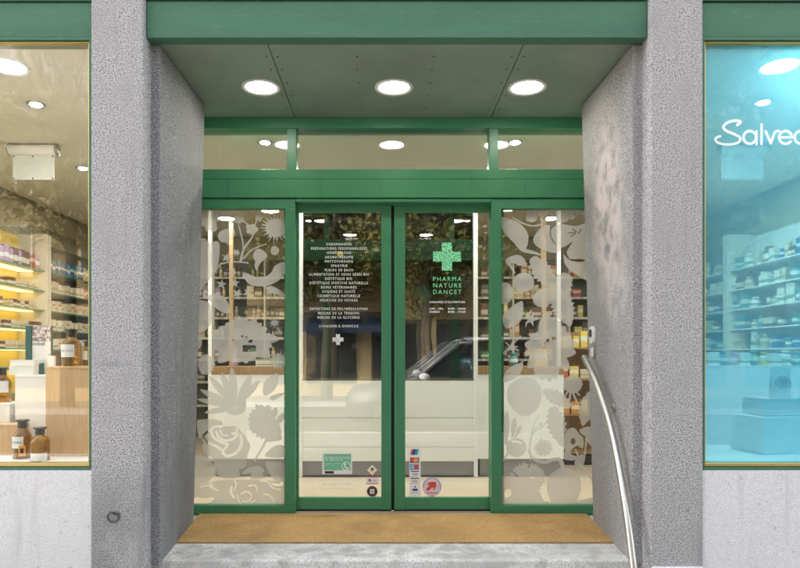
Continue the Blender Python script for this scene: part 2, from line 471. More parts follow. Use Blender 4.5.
# bottom board of the header runs over the sidelights and, higher, over the doors
SL_IN, SR_IN = 296.0, 491.5
MB().box(PX(SL_IN,YD)-.001, PX(SR_IN,YD)+.001, YD-.02, YD+.05, PZ(202.5,YD), PZ(199.2,YD)).build('header_board', M['green'], es, .003)
MB().box(XA, XB, YD+.052, YD+.26, PZ(203,YD), ztr-.003).build('door_track_housing', M['green'], es)
def sidelight(xs, xe, inner_left):
    """outer edge hidden behind the stone, inner stile next to the doors"""
    zt, zb = PZ(209,YD), PZ(505,YD)
    MB().box(xs, xe, YD-.018, YD+.055, zt, PZ(199.2,YD)).build('sidelight_top_rail', M['green'], es, .003)
    MB().box(xs, xe, YD-.018, YD+.055, .003, zb).build('sidelight_bottom_rail', M['green'], es, .003)
    if inner_left: sa, sb = xs, xs+.077
    else: sa, sb = xe-.077, xe
    MB().box(sa, sb, YD-.02, YD+.055, zb+.001, zt-.001).build('sidelight_stile', M['green'], es, .003)
    oa, ob = (xe-.06, xe) if inner_left else (xs, xs+.06)
    MB().box(oa, ob, YD-.02, YD+.055, zb+.001, zt-.001).build('sidelight_stile', M['green'], es, .003)
    ga, gb = (sb, oa) if inner_left else (ob, sa)
    return MB().box(ga, gb, YD+.030, YD+.038, zb, zt).build('sidelight_pane', M['glass'], es)
paneL = sidelight(XA, PX(SL_IN-.5,YD), False)
paneR = sidelight(PX(SR_IN-.5,YD), XB, True)

# ---- drawing of the frosted flowers, rasterised into flat vinyl pieces
def smooth(pts, closed=True, k=8):
    p = np.array(pts, float); n = len(p); out = []
    rng = range(n) if closed else range(n-1)
    for i in rng:
        if closed: a, b, c, d = p[(i-1)%n], p[i], p[(i+1)%n], p[(i+2)%n]
        else: a, b, c, d = p[max(i-1,0)], p[i], p[i+1], p[min(i+2,n-1)]
        for j in range(k):
            t = j/k
            out.append(.5*((2*b)+(-a+c)*t+(2*a-5*b+4*c-d)*t*t+(-a+3*b-3*c+d)*t**3))
    if not closed: out.append(p[-1])
    return np.array(out)
def in_poly(X, Y, poly):
    m = np.zeros(X.shape, bool); n = len(poly)
    for i in range(n):
        x1, y1 = poly[i]; x2, y2 = poly[(i+1)%n]
        if y1 == y2: continue
        c = (y1 > Y) != (y2 > Y)
        m ^= c & (X < (x2-x1)*(Y-y1)/(y2-y1)+x1)
    return m
def stroke(X, Y, pts, w0, w1=None, sm=True):
    q = smooth(pts, False) if sm and len(pts) > 2 else np.array(pts, float)
    w1 = w0 if w1 is None else w1
    m = np.zeros(X.shape, bool); n = len(q)-1
    for i in range(n):
        a, b = q[i], q[i+1]; d = b-a; L = max(1e-9, d@d)
        t = np.clip(((X-a[0])*d[0]+(Y-a[1])*d[1])/L, 0, 1)
        wd = (w0+(w1-w0)*(i+t)/n)/2
        m |= (X-a[0]-t*d[0])**2+(Y-a[1]-t*d[1])**2 < wd*wd
    return m
def ell(X, Y, cx, cy, rx, ry, rot=0):
    c, s = math.cos(rot), math.sin(rot)
    u = (X-cx)*c+(Y-cy)*s; v = -(X-cx)*s+(Y-cy)*c
    return (u/rx)**2+(v/ry)**2 < 1
def petal(X, Y, a, b, w):
    a = np.array(a, float); b = np.array(b, float); d = b-a; L = math.hypot(*d)
    u = ((X-a[0])*d[0]+(Y-a[1])*d[1])/L; v = np.abs(-(X-a[0])*d[1]+(Y-a[1])*d[0])/L
    t = np.clip(u/L, 0, 1)
    prof = np.sin(np.pi*np.clip(t, 0, 1)**1.25)**.7
    prof = np.where(t < .56, np.maximum(prof, .5), prof)
    return (u > 0) & (u < L) & (v < w/2*prof)
def daisy(X, Y, cx, cy, rx, ry, n, w, core=.45, jit=.12, ph=0, spiky=False):
    rr = random.Random(int(cx*7+cy)); m = ell(X, Y, cx, cy, rx*core, ry*core)
    for i in range(n):
        a = 2*math.pi*i/n+ph+rr.uniform(-.05,.05); f = 1+rr.uniform(-jit,jit)
        tip = (cx+rx*f*math.cos(a), cy+ry*f*math.sin(a))
        if spiky:
            p = [(cx+rx*core*.9*math.cos(a-.5*w/rx), cy+ry*core*.9*math.sin(a-.5*w/rx)), tip, (cx+rx*core*.9*math.cos(a+.5*w/rx), cy+ry*core*.9*math.sin(a+.5*w/rx))]
            m |= in_poly(X, Y, p)
        else:
            m |= petal(X, Y, (cx+rx*.1*math.cos(a), cy+ry*.1*math.sin(a)), tip, w)
    return m
def star(X, Y, cx, cy, r, ph=0):
    return in_poly(X, Y, [(cx+(r if i%2==0 else r*.38)*math.sin(ph+i*math.pi/5), cy-(r if i%2==0 else r*.38)*math.cos(ph+i*math.pi/5)) for i in range(10)])
def poly(X, Y, pts, sm=True):
    return in_poly(X, Y, smooth(pts) if sm else pts)
def serrated(X, Y, a, b, w, n):
    """toothed leaf from a to b"""
    a = np.array(a, float); b = np.array(b, float); d = b-a; L = math.hypot(*d); d /= L; nn = np.array((-d[1], d[0]))
    up, dn = [], []
    for i in range(2*n+1):
        t = i/(2*n); ww = w/2*math.sin(math.pi*min(1,t*.92+.08))**.8*(1.0 if i%2 else .74)
        up.append(a+d*L*t+nn*ww); dn.append(a+d*L*t-nn*ww)
    return in_poly(X, Y, up+dn[::-1])

def raster_parts(region, res, shapes, Yp, mat_, parent, whole=False):
    x0, y0, x1, y1 = region
    nx, ny = int((x1-x0)/res), int((y1-y0)/res)
    X, Y = np.meshgrid(x0+(np.arange(nx)+.5)*res, y0+(np.arange(ny)+.5)*res)
    lab = np.zeros((ny, nx), int); names = {}
    for i, (nm, fn) in enumerate(shapes):
        m = fn(X, Y)
        if nm == 'cut': lab[m] = 0
        else:
            lab[m & (lab == 0)] = i+1; names[i+1] = nm
    org = wpos(parent)
    pieces = []
    for k, nm in names.items():
        mk = lab == k
        rem = mk.copy()
        while rem.any():
            seed = np.argwhere(rem)[0]
            comp = np.zeros_like(mk); comp[seed[0], seed[1]] = True
            # flood along rows and columns until nothing grows
            while True:
                n0 = comp.sum()
                for ax, rv in ((0,False),(0,True),(1,False),(1,True)):
                    c_ = comp if ax == 0 else comp.T
                    m_ = mk if ax == 0 else mk.T
                    rng = range(1, c_.shape[0]) if not rv else range(c_.shape[0]-2, -1, -1)
                    st_ = -1 if not rv else 1
                    for r_ in rng:
                        if c_[r_+st_].any(): c_[r_] |= c_[r_+st_] & m_[r_]
                if comp.sum() == n0: break
            rem &= ~comp
            if whole: comp = mk; rem[:] = False
            if comp.sum() >= 25: pieces.append((nm, comp))
    for nm, mk in pieces:
        vs, fs = [], []
        open_ = {}
        def flush(key, r0, r1):
            a, b = key
            p = [P(x0+a*res, y0+r1*res, Yp), P(x0+b*res, y0+r1*res, Yp), P(x0+b*res, y0+r0*res, Yp), P(x0+a*res, y0+r0*res, Yp)]
            n = len(vs); vs.extend([tuple(q-org) for q in p]); fs.append((n,n+1,n+2,n+3))
        for r in range(ny+1):
            runs = []
            if r < ny and mk[r].any():
                d = np.diff(np.concatenate(([0], mk[r].astype(int), [0])))
                runs = list(zip(np.where(d == 1)[0].tolist(), np.where(d == -1)[0].tolist()))
            new = {}
            for q in runs: new[q] = open_.pop(q, r)
            for q, r0 in open_.items(): flush(q, r0, r)
            open_ = new
        me = bpy.data.meshes.new(nm); me.from_pydata(vs, [], fs); me.update(); me.materials.append(mat_)
        o = bpy.data.objects.new(nm, me); col.objects.link(o); o.parent = parent

def Z(ox, oy, s=5.68):
    """wrap a shape drawn in enlarged coordinates"""
    def wrap(fn, *a, **k):
        return lambda X, Y: fn((X-ox)*s, (Y-oy)*s, *a, **k)
    return wrap
A = Z(195,205); B = Z(195,300); C_ = Z(190,360); D_ = Z(190,420)
LS = []
def ad(nm, fn): LS.append((nm, fn))
LEAF, FLW, STEM = 'frosted_leaf', 'frosted_flower', 'frosted_stem'
ad(LEAF, A(poly, [(20,10),(90,15),(150,25),(148,80),(122,98),(126,135),(105,152),(80,142),(62,150),(52,120),(20,115)]))
ad('frosted_fruit', A(poly, [(130,170),(152,145),(190,132),(220,135),(226,170),(200,204),(160,213),(136,198)]))
ad(LEAF, A(poly, [(0,180),(38,188),(60,192),(85,216),(115,205),(136,215),(140,262),(130,340),(100,400),(60,450),(0,500)]))
ad(STEM, A(stroke, [(258,322),(278,250),(325,180),(340,120),(352,80)], 13, 6))
ad(STEM, A(stroke, [(262,318),(275,240),(262,170),(245,105)], 11, 6))
ad(STEM, A(stroke, [(268,310),(320,258),(365,235),(405,222)], 10, 5))
ad(STEM, A(stroke, [(248,80),(280,95),(300,110)], 8))
ad(STEM, A(stroke, [(170,205),(195,230),(222,262)], 9, 5))
ad(FLW, A(daisy, 247, 78, 30, 30, 5, 22))
ad(FLW, A(daisy, 322, 138, 36, 34, 5, 30))
ad(FLW, A(daisy, 362, 72, 24, 24, 5, 18))
ad(FLW, A(daisy, 235, 270, 22, 18, 6, 10))
ad(FLW, A(daisy, 458, 130, 92, 88, 22, 24, .6, .1, 0, True))
ad('frosted_fruit', A(poly, [(330,290),(345,255),(372,250),(405,275),(405,300),(380,322),(362,345),(350,375),(338,345),(342,320)]))
ad(LEAF, A(poly, [(440,235),(470,240),(478,265),(455,285),(430,270)]))
ad(LEAF, A(poly, [(268,392),(300,388),(335,408),(385,412),(430,385),(455,345),(505,325),(520,360),(490,415),(430,452),(370,462),(315,452),(288,428)]))
ad(LEAF, A(poly, [(400,470),(440,462),(490,490),(520,520),(520,540),(470,510),(430,500)]))
for x, y, p_ in ((150,450,.2),(212,380,.5),(226,442,.1),(240,505,.4),(180,300,.3),(300,500,.6)): ad(FLW, A(star, x, y, 32, p_))
ad(STEM, A(stroke, [(150,330),(120,370),(95,410)], 9, 5))
ad(STEM, A(stroke, [(150,335),(210,322),(300,328)], 8))
ad(LEAF, A(poly, [(55,480),(62,510),(85,510),(120,505),(160,520),(190,560),(195,615),(150,606),(112,580),(95,555),(70,535),(45,530)]))
ad('frosted_fruit', B(poly, [(0,10),(40,2),(78,15),(102,60),(96,120),(66,168),(28,184),(0,180)]))
ad(FLW, lambda X, Y: B(daisy, 262, 228, 178, 128, 23, 62, .62, .1)(X, Y) | B(petal, (300,215), (480,222), 60)(X, Y) | B(petal, (250,260), (130,355), 62)(X, Y) | B(petal, (300,270), (430,320), 55)(X, Y))
for x, y, rx, ry in ((214,226,6,11),(267,208,7,10),(292,216,8,11),(315,234,13,9)): ad('cut', B(ell, x, y, rx, ry, -.5))
ad('cut', B(poly, [(272,256),(345,256),(348,292),(272,294)], False))
ad(FLW, B(daisy, 452, 130, 45, 34, 11, 14, .45, .15, 0, True))
ad(STEM, B(stroke, [(470,160),(480,180)], 7))
ad(FLW, B(daisy, 478, 345, 66, 56, 18, 22, .62, .12, 0, True))
ad('frosted_fruit', B(daisy, 64, 366, 50, 58, 20, 24, .86, .06))
ad(LEAF, B(poly, [(0,195),(30,205),(40,245),(22,278),(0,280)]))
# fan flower
for tip, wd in (((235,40),46),((178,70),42),((108,90),40),((58,168),40),((42,222),34),((82,300),34),((352,78),44),((398,112),40)):
    ad('frosted_petal', C_(petal, (258,268), tip, wd))
ad(FLW, C_(poly, [(195,220),(225,205),(300,205),(318,235),(315,280),(285,306),(240,312),(205,290)]))
ad(LEAF, C_(poly, [(498,78),(450,95),(418,140),(420,200),(468,182),(498,135)]))
ad(LEAF, C_(poly, [(452,215),(470,200),(530,186),(530,198),(500,215),(470,230)]))
ad(FLW, lambda X, Y: C_(daisy, 432, 350, 112, 104, 21, 40, .68, .1)(X, Y) & ~C_(poly, [(460,240),(530,240),(530,420),(505,360),(480,330),(470,310)])(X, Y))
ad(FLW, C_(poly, [(425,400),(500,400),(520,450),(470,462),(430,460)]))
ad('frosted_petal', C_(petal, (462,350), (492,268), 34))
ad('frosted_petal', C_(petal, (480,380), (535,300), 34))
ad(STEM, C_(stroke, [(440,440),(410,500),(368,570)], 15, 11))
ad(LEAF, C_(poly, [(425,545),(450,510),(490,485),(535,490),(535,548),(480,556)]))
# rose
ad(FLW, C_(poly, [(40,350),(70,338),(130,336),(180,350),(192,376),(262,376),(290,405),(320,445),(342,490),(330,530),(310,575),(210,590),(125,575),(75,545),(60,500),(78,470),(50,440)]))
for s_ in ([(118,392),(80,425),(78,445),(108,470)],):
    ad('cut', C_(stroke, s_, 13))
ad('cut', C_(stroke, [(62,450),(58,490),(80,535),(118,555)], 14))
for s_, w_ in (([(180,378),(140,378),(122,402),(135,440),(180,468),(215,480)],15), ([(150,410),(165,440),(205,458),(245,448),(268,420)],15), ([(170,400),(185,425),(215,428)],9), ([(268,385),(262,410),(240,418)],12), ([(288,430),(292,480),(262,525),(215,545),(188,530)],16), ([(210,490),(190,512),(186,530)],12), ([(100,470),(150,490),(190,520)],14)):
    ad('cut', C_(stroke, s_, w_))
ad(LEAF, D_(poly, [(0,215),(50,205),(105,222),(138,262),(140,300),(110,345),(60,362),(0,372)]))
ad(LEAF, D_(poly, [(140,238),(200,232),(225,212),(300,208),(322,240),(308,272),(278,285),(280,325),(200,332),(160,312),(148,280)]))
ad(FLW, D_(poly, [(305,290),(340,268),(395,264),(425,290),(412,300),(420,330),(345,335),(345,300),(300,310)]))
ad(LEAF, D_(poly, [(428,245),(470,236),(540,255),(540,352),(490,345),(455,310)]))
ad('frosted_leaf', D_(poly, [(0,360),(60,366),(110,350),(200,338),(345,338),(480,346),(540,356),(540,500),(0,500)], False))
ad('cut', D_(poly, [(30,440),(85,445),(135,440),(110,470),(30,478)]))
ad('cut', D_(stroke, [(235,380),(232,410),(250,440)], 12))
ad('cut', D_(stroke, [(290,420),(320,405),(348,425),(335,460),(300,462)], 8))
ad('cut', D_(stroke, [(330,375),(372,372),(380,400)], 8))
ad('cut', D_(stroke, [(145,330),(120,350),(128,385),(160,400)], 7))
ad('cut', D_(stroke, [(60,380),(100,372),(125,385)], 6))
ad('cut', D_(stroke, [(400,345),(440,352),(470,385),(515,395)], 7))
ad('cut', D_(stroke, [(255,345),(262,370),(250,395)], 8))
ad('cut', D_(stroke, [(270,430),(285,470),(330,480),(370,455)], 7))
ad('cut', D_(stroke, [(420,420),(455,430),(480,465)], 6))
ad('cut', D_(poly, [(455,350),(500,362),(525,350),(525,372),(480,375)]))
raster_parts((186,208.5,288,505.5), .34, LS, YD+.0265, M['frost'], paneL)

E = Z(495,205); G = Z(495,300); H = Z(500,360); I = Z(500,420)
LS = []
ad(LEAF, E(poly, [(40,70),(90,80),(140,105),(180,150),(190,200),(170,250),(120,225),(60,165),(35,110)]))
ad(LEAF, E(poly, [(110,215),(150,240),(220,262),(270,285),(220,280),(150,262)]))
ad(STEM, E(stroke, [(100,70),(150,100),(210,118),(260,108),(300,60)], 10, 8))
ad(FLW, E(poly, [(190,20),(235,20),(245,70),(225,95),(195,95),(175,80)]))
ad(LEAF, E(poly, [(245,15),(310,15),(300,50),(265,80),(250,60)]))
ad(LEAF, E(poly, [(325,15),(540,15),(540,45),(480,60),(430,85),(380,100),(345,100),(335,60)]))
ad('cut', E(stroke, [(455,50),(462,80),(450,100),(420,85)], 12))
ad('cut', E(stroke, [(480,45),(495,105)], 13))
ad(LEAF, E(poly, [(310,115),(270,125),(230,165),(218,205),(245,240),(300,265),(350,272),(375,245),(335,215),(312,170)]))
ad('cut', E(stroke, [(318,120),(316,165),(335,205)], 8))
ad(LEAF, E(poly, [(325,135),(370,108),(420,115),(460,120),(540,115),(540,310),(490,305),(430,305),(408,265),(440,210),(400,235),(365,240),(335,205),(318,170)]))
for s_ in ([(420,160),(455,155)],[(430,180),(460,160)],[(490,140),(475,160)],[(440,135),(462,152)]): ad('cut', E(stroke, s_, 6))
ad(LEAF, E(poly, [(390,280),(420,310),(480,325),(540,320),(540,430),(480,405),(425,370),(395,330)]))
ad(LEAF, E(serrated, (210,298), (345,480), 120, 8))
ad('frosted_fruit', E(poly, [(60,310),(110,285),(150,290),(175,325),(140,345),(105,330),(75,345)]))
ad(STEM, E(stroke, [(85,340),(110,385)], 12))
ad('frosted_fruit', E(ell, 162, 440, 60, 55))
ad('frosted_fruit', E(ell, 55, 500, 48, 62))
ad(LEAF, E(serrated, (420,395), (300,560), 150, 8))
ad(LEAF, E(serrated, (345,470), (430,690), 140, 9))
ad(LEAF, E(poly, [(240,490),(290,470),(335,485),(310,560),(290,580),(240,575),(215,540)]))
ad(LEAF, G(poly, [(40,100),(70,60),(120,20),(158,12),(150,110),(100,150),(60,160)]))
ad(FLW, G(star, 205, 110, 44, .3))
ad(STEM, G(stroke, [(205,60),(190,100),(175,150)], 10, 6))
ad(STEM, G(stroke, [(50,300),(90,262),(145,205)], 9))
ad(STEM, G(stroke, [(60,240),(95,270),(130,285)], 9))
ad(FLW, G(star, 95, 268, 40, .2))
for tip in ((290,66),(345,95),(268,100),(200,200),(168,248),(172,300),(185,385),(230,425),(265,455),(310,465),(345,450),(420,395),(460,300),(465,240),(430,190),(400,150),(370,118)):
    ad('frosted_petal', G(petal, (305,275), tip, 74))
ad('frosted_petal', G(poly, [(215,200),(280,170),(380,190),(410,280),(380,350),(290,390),(220,340),(200,270)]))
for x, y, rx, ry in ((277,276,9,7),(297,327,10,6),(300,228,8,12),(335,218,14,10),(284,246,7,9)): ad('cut', G(ell, x, y, rx, ry, .3))
ad(LEAF, G(poly, [(58,412),(90,380),(140,358),(160,345),(155,395),(120,440),(70,465),(45,460)]))
ad('cut', G(ell, 125,358,9,6))
ad('frosted_fruit', H(poly, [(40,200),(50,150),(95,110),(140,98),(195,110),(232,155),(235,220),(210,280),(160,316),(120,314),(75,280),(48,240)]))
ad(LEAF, H(serrated, (245,172), (415,268), 88, 7))
ad(FLW, lambda X, Y: H(daisy, 412, 138, 58, 54, 18, 26, .8, .06)(X, Y) | H(stroke, [(385,180),(372,200)], 10)(X, Y) | H(stroke, [(400,188),(395,225)], 12)(X, Y) | H(stroke, [(415,188),(435,235)], 13)(X, Y) | H(stroke, [(430,180),(452,200)], 9)(X, Y))
ad(LEAF, H(petal, (35,480), (40,290), 36))
ad(LEAF, H(petal, (70,440), (85,325), 32))
ad(LEAF, H(petal, (85,440), (120,370), 22))
ad('frosted_fruit', H(ell, 93, 497, 57, 54))
ad('cut', H(poly, [(65,460),(95,458),(125,470),(118,480),(95,470),(70,470)]))
ad(STEM, H(stroke, [(50,520),(20,570)], 12, 8))
ad(STEM, H(stroke, [(172,570),(168,500),(185,420),(240,380),(262,352)], 8, 4))
ad(STEM, H(stroke, [(182,430),(190,370),(225,310)], 7, 4))
ad(STEM, H(stroke, [(225,400),(235,360),(195,400)], 5))
ad(FLW, H(daisy, 248, 500, 54, 54, 21, 12, .5, .1))
ad(LEAF, H(serrated, (300,265), (345,480), 120, 7))
ad(LEAF, H(poly, [(330,470),(365,440),(380,400),(420,385),(450,420),(475,450),(470,500),(430,490),(400,530),(440,550),(420,570),(360,560),(370,510)]))
ad('cut', H(ell, 415,462,14,18)); ad('cut', H(ell, 440,500,10,14))
ad(LEAF, H(serrated, (520,180), (468,375), 100, 7))
ad(LEAF, H(poly, [(450,400),(490,380),(530,385),(530,430),(480,430)]))
ad(STEM, I(stroke, [(165,170),(185,215),(250,240),(300,225),(340,225),(355,262)], 15, 26))
ad('frosted_fruit', I(poly, [(265,370),(275,320),(320,285),(365,268),(415,285),(455,330),(460,390),(440,450),(420,490),(310,490),(275,430)]))
ad(STEM, I(stroke, [(430,170),(470,260),(530,350)], 12, 14))
ad(LEAF, I(poly, [(425,235),(460,195),(480,205),(480,235),(465,268),(435,265)]))
ad(STEM, I(stroke, [(490,90),(485,170),(475,240)], 10))
ad(LEAF, I(poly, [(500,60),(540,50),(540,150),(500,130),(485,95)]))
ad(FLW, lambda X, Y: I(daisy, 155, 330, 118, 98, 34, 18, .82, .06, 0, True)(X, Y))
ad('cut', I(stroke, [(45,270),(98,318)], 10))
ad('cut', I(stroke, [(175,235),(163,268)], 8))
ad('cut', I(poly, [(168,322),(195,322),(198,332),(172,332)], False))
ad(LEAF, I(poly, [(0,330),(60,318),(120,340),(200,390),(230,420),(235,500),(0,500)]))
ad('cut', I(poly, [(30,400),(60,395),(60,430),(30,440)]))
ad(LEAF, I(poly, [(240,460),(320,470),(460,455),(540,440),(540,500),(240,500)]))
raster_parts((500.5,208.5,600,505.5), .34, LS, YD+.0265, M['frost'], paneR)

# ------------------------------------------------------------------ sliding doors
YG = 5.07
def text_obj(body, size, M4, mat_, parent, name='lettering', align='CENTER', spacing=1.0, bold=0):
    cu = bpy.data.curves.new(name, 'FONT'); cu.body = body; cu.size = size; cu.align_x = align
    cu.space_character = spacing; cu.offset = bold; cu.resolution_u = 3
    t = bpy.data.objects.new(name, cu)
    col.objects.link(t)
    bpy.context.view_layer.update()
    me = bpy.data.meshes.new_from_object(t.evaluated_get(bpy.context.evaluated_depsgraph_get()))
    bpy.data.objects.remove(t); bpy.data.curves.remove(cu)
    me.transform(Matrix.Translation(-wpos(parent)) @ M4)
    me.materials.clear(); me.materials.append(mat_)
    o = bpy.data.objects.new(name, me); col.objects.link(o); o.parent = parent
    return o
def front(x, y, z): return Matrix(((1,0,0,x),(0,0,-1,y),(0,1,0,z),(0,0,0,1)))
def text_fit(body, px0, px1, pybase, pyh, Yp, mat_, parent, bold=.0, spacing=1.15, **k):
    """one line of lettering that fills px0..px1 at cap height pyh"""
    o = text_obj(body, 1.0, Matrix.Identity(4), mat_, parent, align='LEFT', spacing=spacing, bold=bold, **k)
    off = wpos(parent)
    a = np.array([v.co[:] for v in o.data.vertices]) + np.array(off[:])
    x0, x1 = a[:,0].min(), a[:,0].max()
    xs = (PX(px1,Yp)-PX(px0,Yp))/(x1-x0)
    cap = .70; zs = (pyh*Yp/F)/cap
    zb = PZ(pybase,Yp)
    for v, c in zip(o.data.vertices, a):
        v.co = Vector((PX(px0,Yp)+(c[0]-x0)*xs, Yp, zb+c[1]*zs)) - off
    o.data.update()
    return o
def door(px0, px1, g0, g1, label):
    x0, x1 = PX(px0,YG), PX(px1,YG)
    t = thing('sliding_door', ((x0+x1)/2, YG, 0), label, 'door', 'entrance doors')
    zt, zb = PZ(204,YG), .02
    ga, gb = PX(g0,YG), PX(g1,YG); gz0, gz1 = PZ(497.5,YG), PZ(212,YG)
    MB().box(x0, ga, YG, YG+.045, zb, zt).build('stile', M['green'], t, .003)
    MB().box(gb, x1, YG, YG+.045, zb, zt).build('stile', M['green'], t, .003)
    MB().box(ga+.0005, gb-.0005, YG+.001, YG+.044, gz1, zt-.001).build('top_rail', M['green'], t, .003)
    MB().box(ga+.0005, gb-.0005, YG+.001, YG+.044, zb+.001, gz0).build('bottom_rail', M['green'], t, .003)
    MB().box(x0, x1, YG+.008, YG+.037, .004, zb-.001).build('bottom_brush', M['rubber'], t)
    p = MB().box(ga, gb, YG+.018, YG+.026, gz0, gz1).build('pane', M['glass'], t)
    return t, p
dl, dlp = door(284, 391.3, 298.5, 381.3, 'green framed glass sliding door with a list of services in white lettering')
dr, drp = door(394.2, 504, 405.2, 489.5, 'green framed glass sliding door with a green cross and card stickers')
MB().box(PX(390.6,YG), PX(394.9,YG), YG+.0465, YG+.06, .003, PZ(203.2,YG)).build('meeting_seal', M['rubber'], dl)
YV = YG+.0165
W = M['vinylwhite']
lines = [('ORDONNANCES',326.3,351.5),('PRÉPARATIONS PERSONNALISÉES',311,367),('HOMÉOPATHIE',327,351),('AROMATHÉRAPIE',325,353),('PHYTOTHÉRAPIE',325,353),('SPAGYRIE',331,347.3),('FLEURS DE BACH',325,353),('ALIMENTATION ET SOINS BÉBÉS BIO',308.7,369),('DIÉTÉTIQUE BIO',325,352),('DIÉTÉTIQUE SPORTIVE NATURELLE',309.5,368),('SOINS VÉTÉRINAIRES',321,356.5),('HYGIÈNE ET SANTÉ',322.5,355),('COSMÉTIQUE NATURELLE',317.5,360),('MÉDECINE DU VOYAGE',320,357.5),None,('ENTRETIENS DE POLYMÉDICATION',310,367.5),('MESURE DE LA TENSION',318,359),('MESURE DE LA GLYCÉMIE',317.5,359.5),None,('LIVRAISON À DOMICILE',319,358.3)]
y = 245.4
for L in lines:
    if L: text_fit(L[0], L[1], L[2], y, 2.5, YV, W, dlp, bold=.008, spacing=1.3)
    y += 4.31
# small white cross of five squares
def cross_shapes(cx, cy, r, a, seedv, gap):
    rr = random.Random(seedv)
    s = [('cross_emblem', lambda X, Y: ((abs(X-cx) < r) & (abs(Y-cy) < a)) | ((abs(Y-cy) < r) & (abs(X-cx) < a)))]
    pts = []
    for _ in range(900):
        p = (cx+rr.uniform(-r,r), cy+rr.uniform(-r,r))
        if all((p[0]-q[0])**2+(p[1]-q[1])**2 > (gap*3.1)**2 for q in pts): pts.append(p)
    for p in pts:
        k = rr.random(); ang = rr.uniform(0, 6.28)
        if k < .5: s.append(('cut', lambda X, Y, p=p, ang=ang: stroke(X, Y, [(p[0]+gap*1.5*math.cos(ang+t), p[1]+gap*1.5*math.sin(ang+t)) for t in (0,1.1,2.2,3.3)], gap*.8)))
        else: s.append(('cut', lambda X, Y, p=p, ang=ang: petal(X, Y, (p[0]-gap*1.6*math.cos(ang), p[1]-gap*1.6*math.sin(ang)), (p[0]+gap*1.6*math.cos(ang), p[1]+gap*1.6*math.sin(ang)), gap*1.3)))
    return s
raster_parts((332,333,345,346), .12, cross_shapes(338,339.5,5.4,2.1,3,.42), YV, W, dlp, True)
VG = M['vinylgreen']
raster_parts((430,240,464,274), .12, cross_shapes(447,256.6,14,5.1,5,.62), YV, VG, drp, True)
for s_, yb_ in (('PHARMA',281),('NATURE',287.5),('DANCET',294)):
    text_fit(s_, 433.2, 461.5, yb_, 4.3, YV, VG, drp, bold=-.004, spacing=1.3)
text_fit("HORAIRES D'OUVERTURE", 429.5, 465, 303, 1.9, YV, W, drp, bold=.02)
text_fit('LUN - VEN', 429.5, 443, 309.6, 1.9, YV, W, drp, bold=.02); text_fit('8H00 - 18H30', 448, 465.5, 309.6, 1.9, YV, W, drp, bold=.02)
text_fit('SAMEDI', 429.5, 439.5, 312.8, 1.9, YV, W, drp, bold=.02); text_fit('8H00 - 17H00', 448, 465.5, 312.8, 1.9, YV, W, drp, bold=.02)

# stickers: flat printed foils on the door panes
def paint(name, c, rough=.5):
    if name not in M: M[name] = mat(name, c, rough)
    return M[name]
pw = paint('print_white', (.78,.79,.80)); pg_ = paint('print_mint', (.16,.52,.33)); pk = paint('print_black', (.015,.016,.02))
pred = paint('print_red', (.62,.07,.045)); pblue = paint('print_blue', (.05,.19,.55)); pora = paint('print_orange', (.80,.38,.07)); pnavy = paint('print_navy', (.03,.05,.22)); pyel = paint('print_yellow', (.85,.70,.20)); plil = paint('print_lilac', (.66,.58,.68)); psky = paint('print_sky', (.25,.55,.72)); pbrown = paint('print_maroon', (.14,.05,.035)); pgrey = paint('print_grey', (.35,.36,.40))
def quadpx(mb, a, b, c, d, Yp):   # left, top, right, bottom in pixels
    mb.add([P(a,d,Yp),P(c,d,Yp),P(c,b,Yp),P(a,b,Yp)], [(0,1,2,3)])
def print_rect(parent, name, a, b, c, d, m, lvl=0):
    mb = MB(); quadpx(mb, a, b, c, d, YV-.0004*lvl); return mb.build(name, m, parent)
def print_poly(parent, name, pts, m, lvl=0):
    mb = MB(); mb.add([P(x,y_,YV-.0004*lvl) for x, y_ in pts[::-1]], [tuple(range(len(pts)))])
    o = mb.build(name, m, parent)
    return o
def disc_pts(cx, cy, r, n=28): return [(cx+r*math.cos(2*math.pi*i/n), cy+r*math.sin(2*math.pi*i/n)) for i in range(n)]
K = 'printed_mark'
def pz(ox, oy, s): return lambda pts: [(ox+u/s, oy+v/s) for u, v in pts]
# left door: green phone notice
g = pz(318,450,11.36)
s1_ = print_rect(dl, 'sticker', *[318+48/11.36, 450+38/11.36, 318+388/11.36, 450+275/11.36], pw, 1)
print_rect(dl, 'sticker_field', 318+68/11.36, 450+46/11.36, 318+374/11.36, 450+230/11.36, pg_, 2)
text_fit('PHARMACIES DE GARDE', 318+80/11.36, 318+358/11.36, 450+96/11.36, 1.7, YV-.0014, W, dl, bold=.02)
text_fit('TÉL. 0844 144 144', 318+80/11.36, 318+278/11.36, 450+122/11.36, 1.7, YV-.0014, W, dl, bold=.02)
text_fit('en dehors des heures', 318+80/11.36, 318+260/11.36, 450+160/11.36, 1.1, YV-.0014, W, dl)
text_fit("d'ouverture", 318+80/11.36, 318+190/11.36, 450+178/11.36, 1.1, YV-.0014, W, dl)
raster_parts((341,461,352,472), .1, [('phone_symbol', lambda X, Y: (abs(np.hypot(X-346.2, Y-466.2)-4.1) < .32) | stroke(X, Y, [(344.6,464.0),(344.9,466.6),(346.9,468.6)], 1.1) | ell(X,Y,345.2,464.0,.9,.8,.5) | ell(X,Y,347.4,468.3,.9,.8,.6))], YV-.0014, W, dl, True)
print_rect(dl, K, 318+78/11.36, 450+240/11.36, 318+180/11.36, 450+268/11.36, pk, 2)
text_fit('Quynh NGUYÊN KERN', 318+45/11.36, 318+398/11.36, 450+398/11.36, 2.0, YV, W, dl, bold=.006)
text_fit('Pharmacienne responsable', 318+18/11.36, 318+425/11.36, 450+444/11.36, 2.0, YV, W, dl, bold=.006)
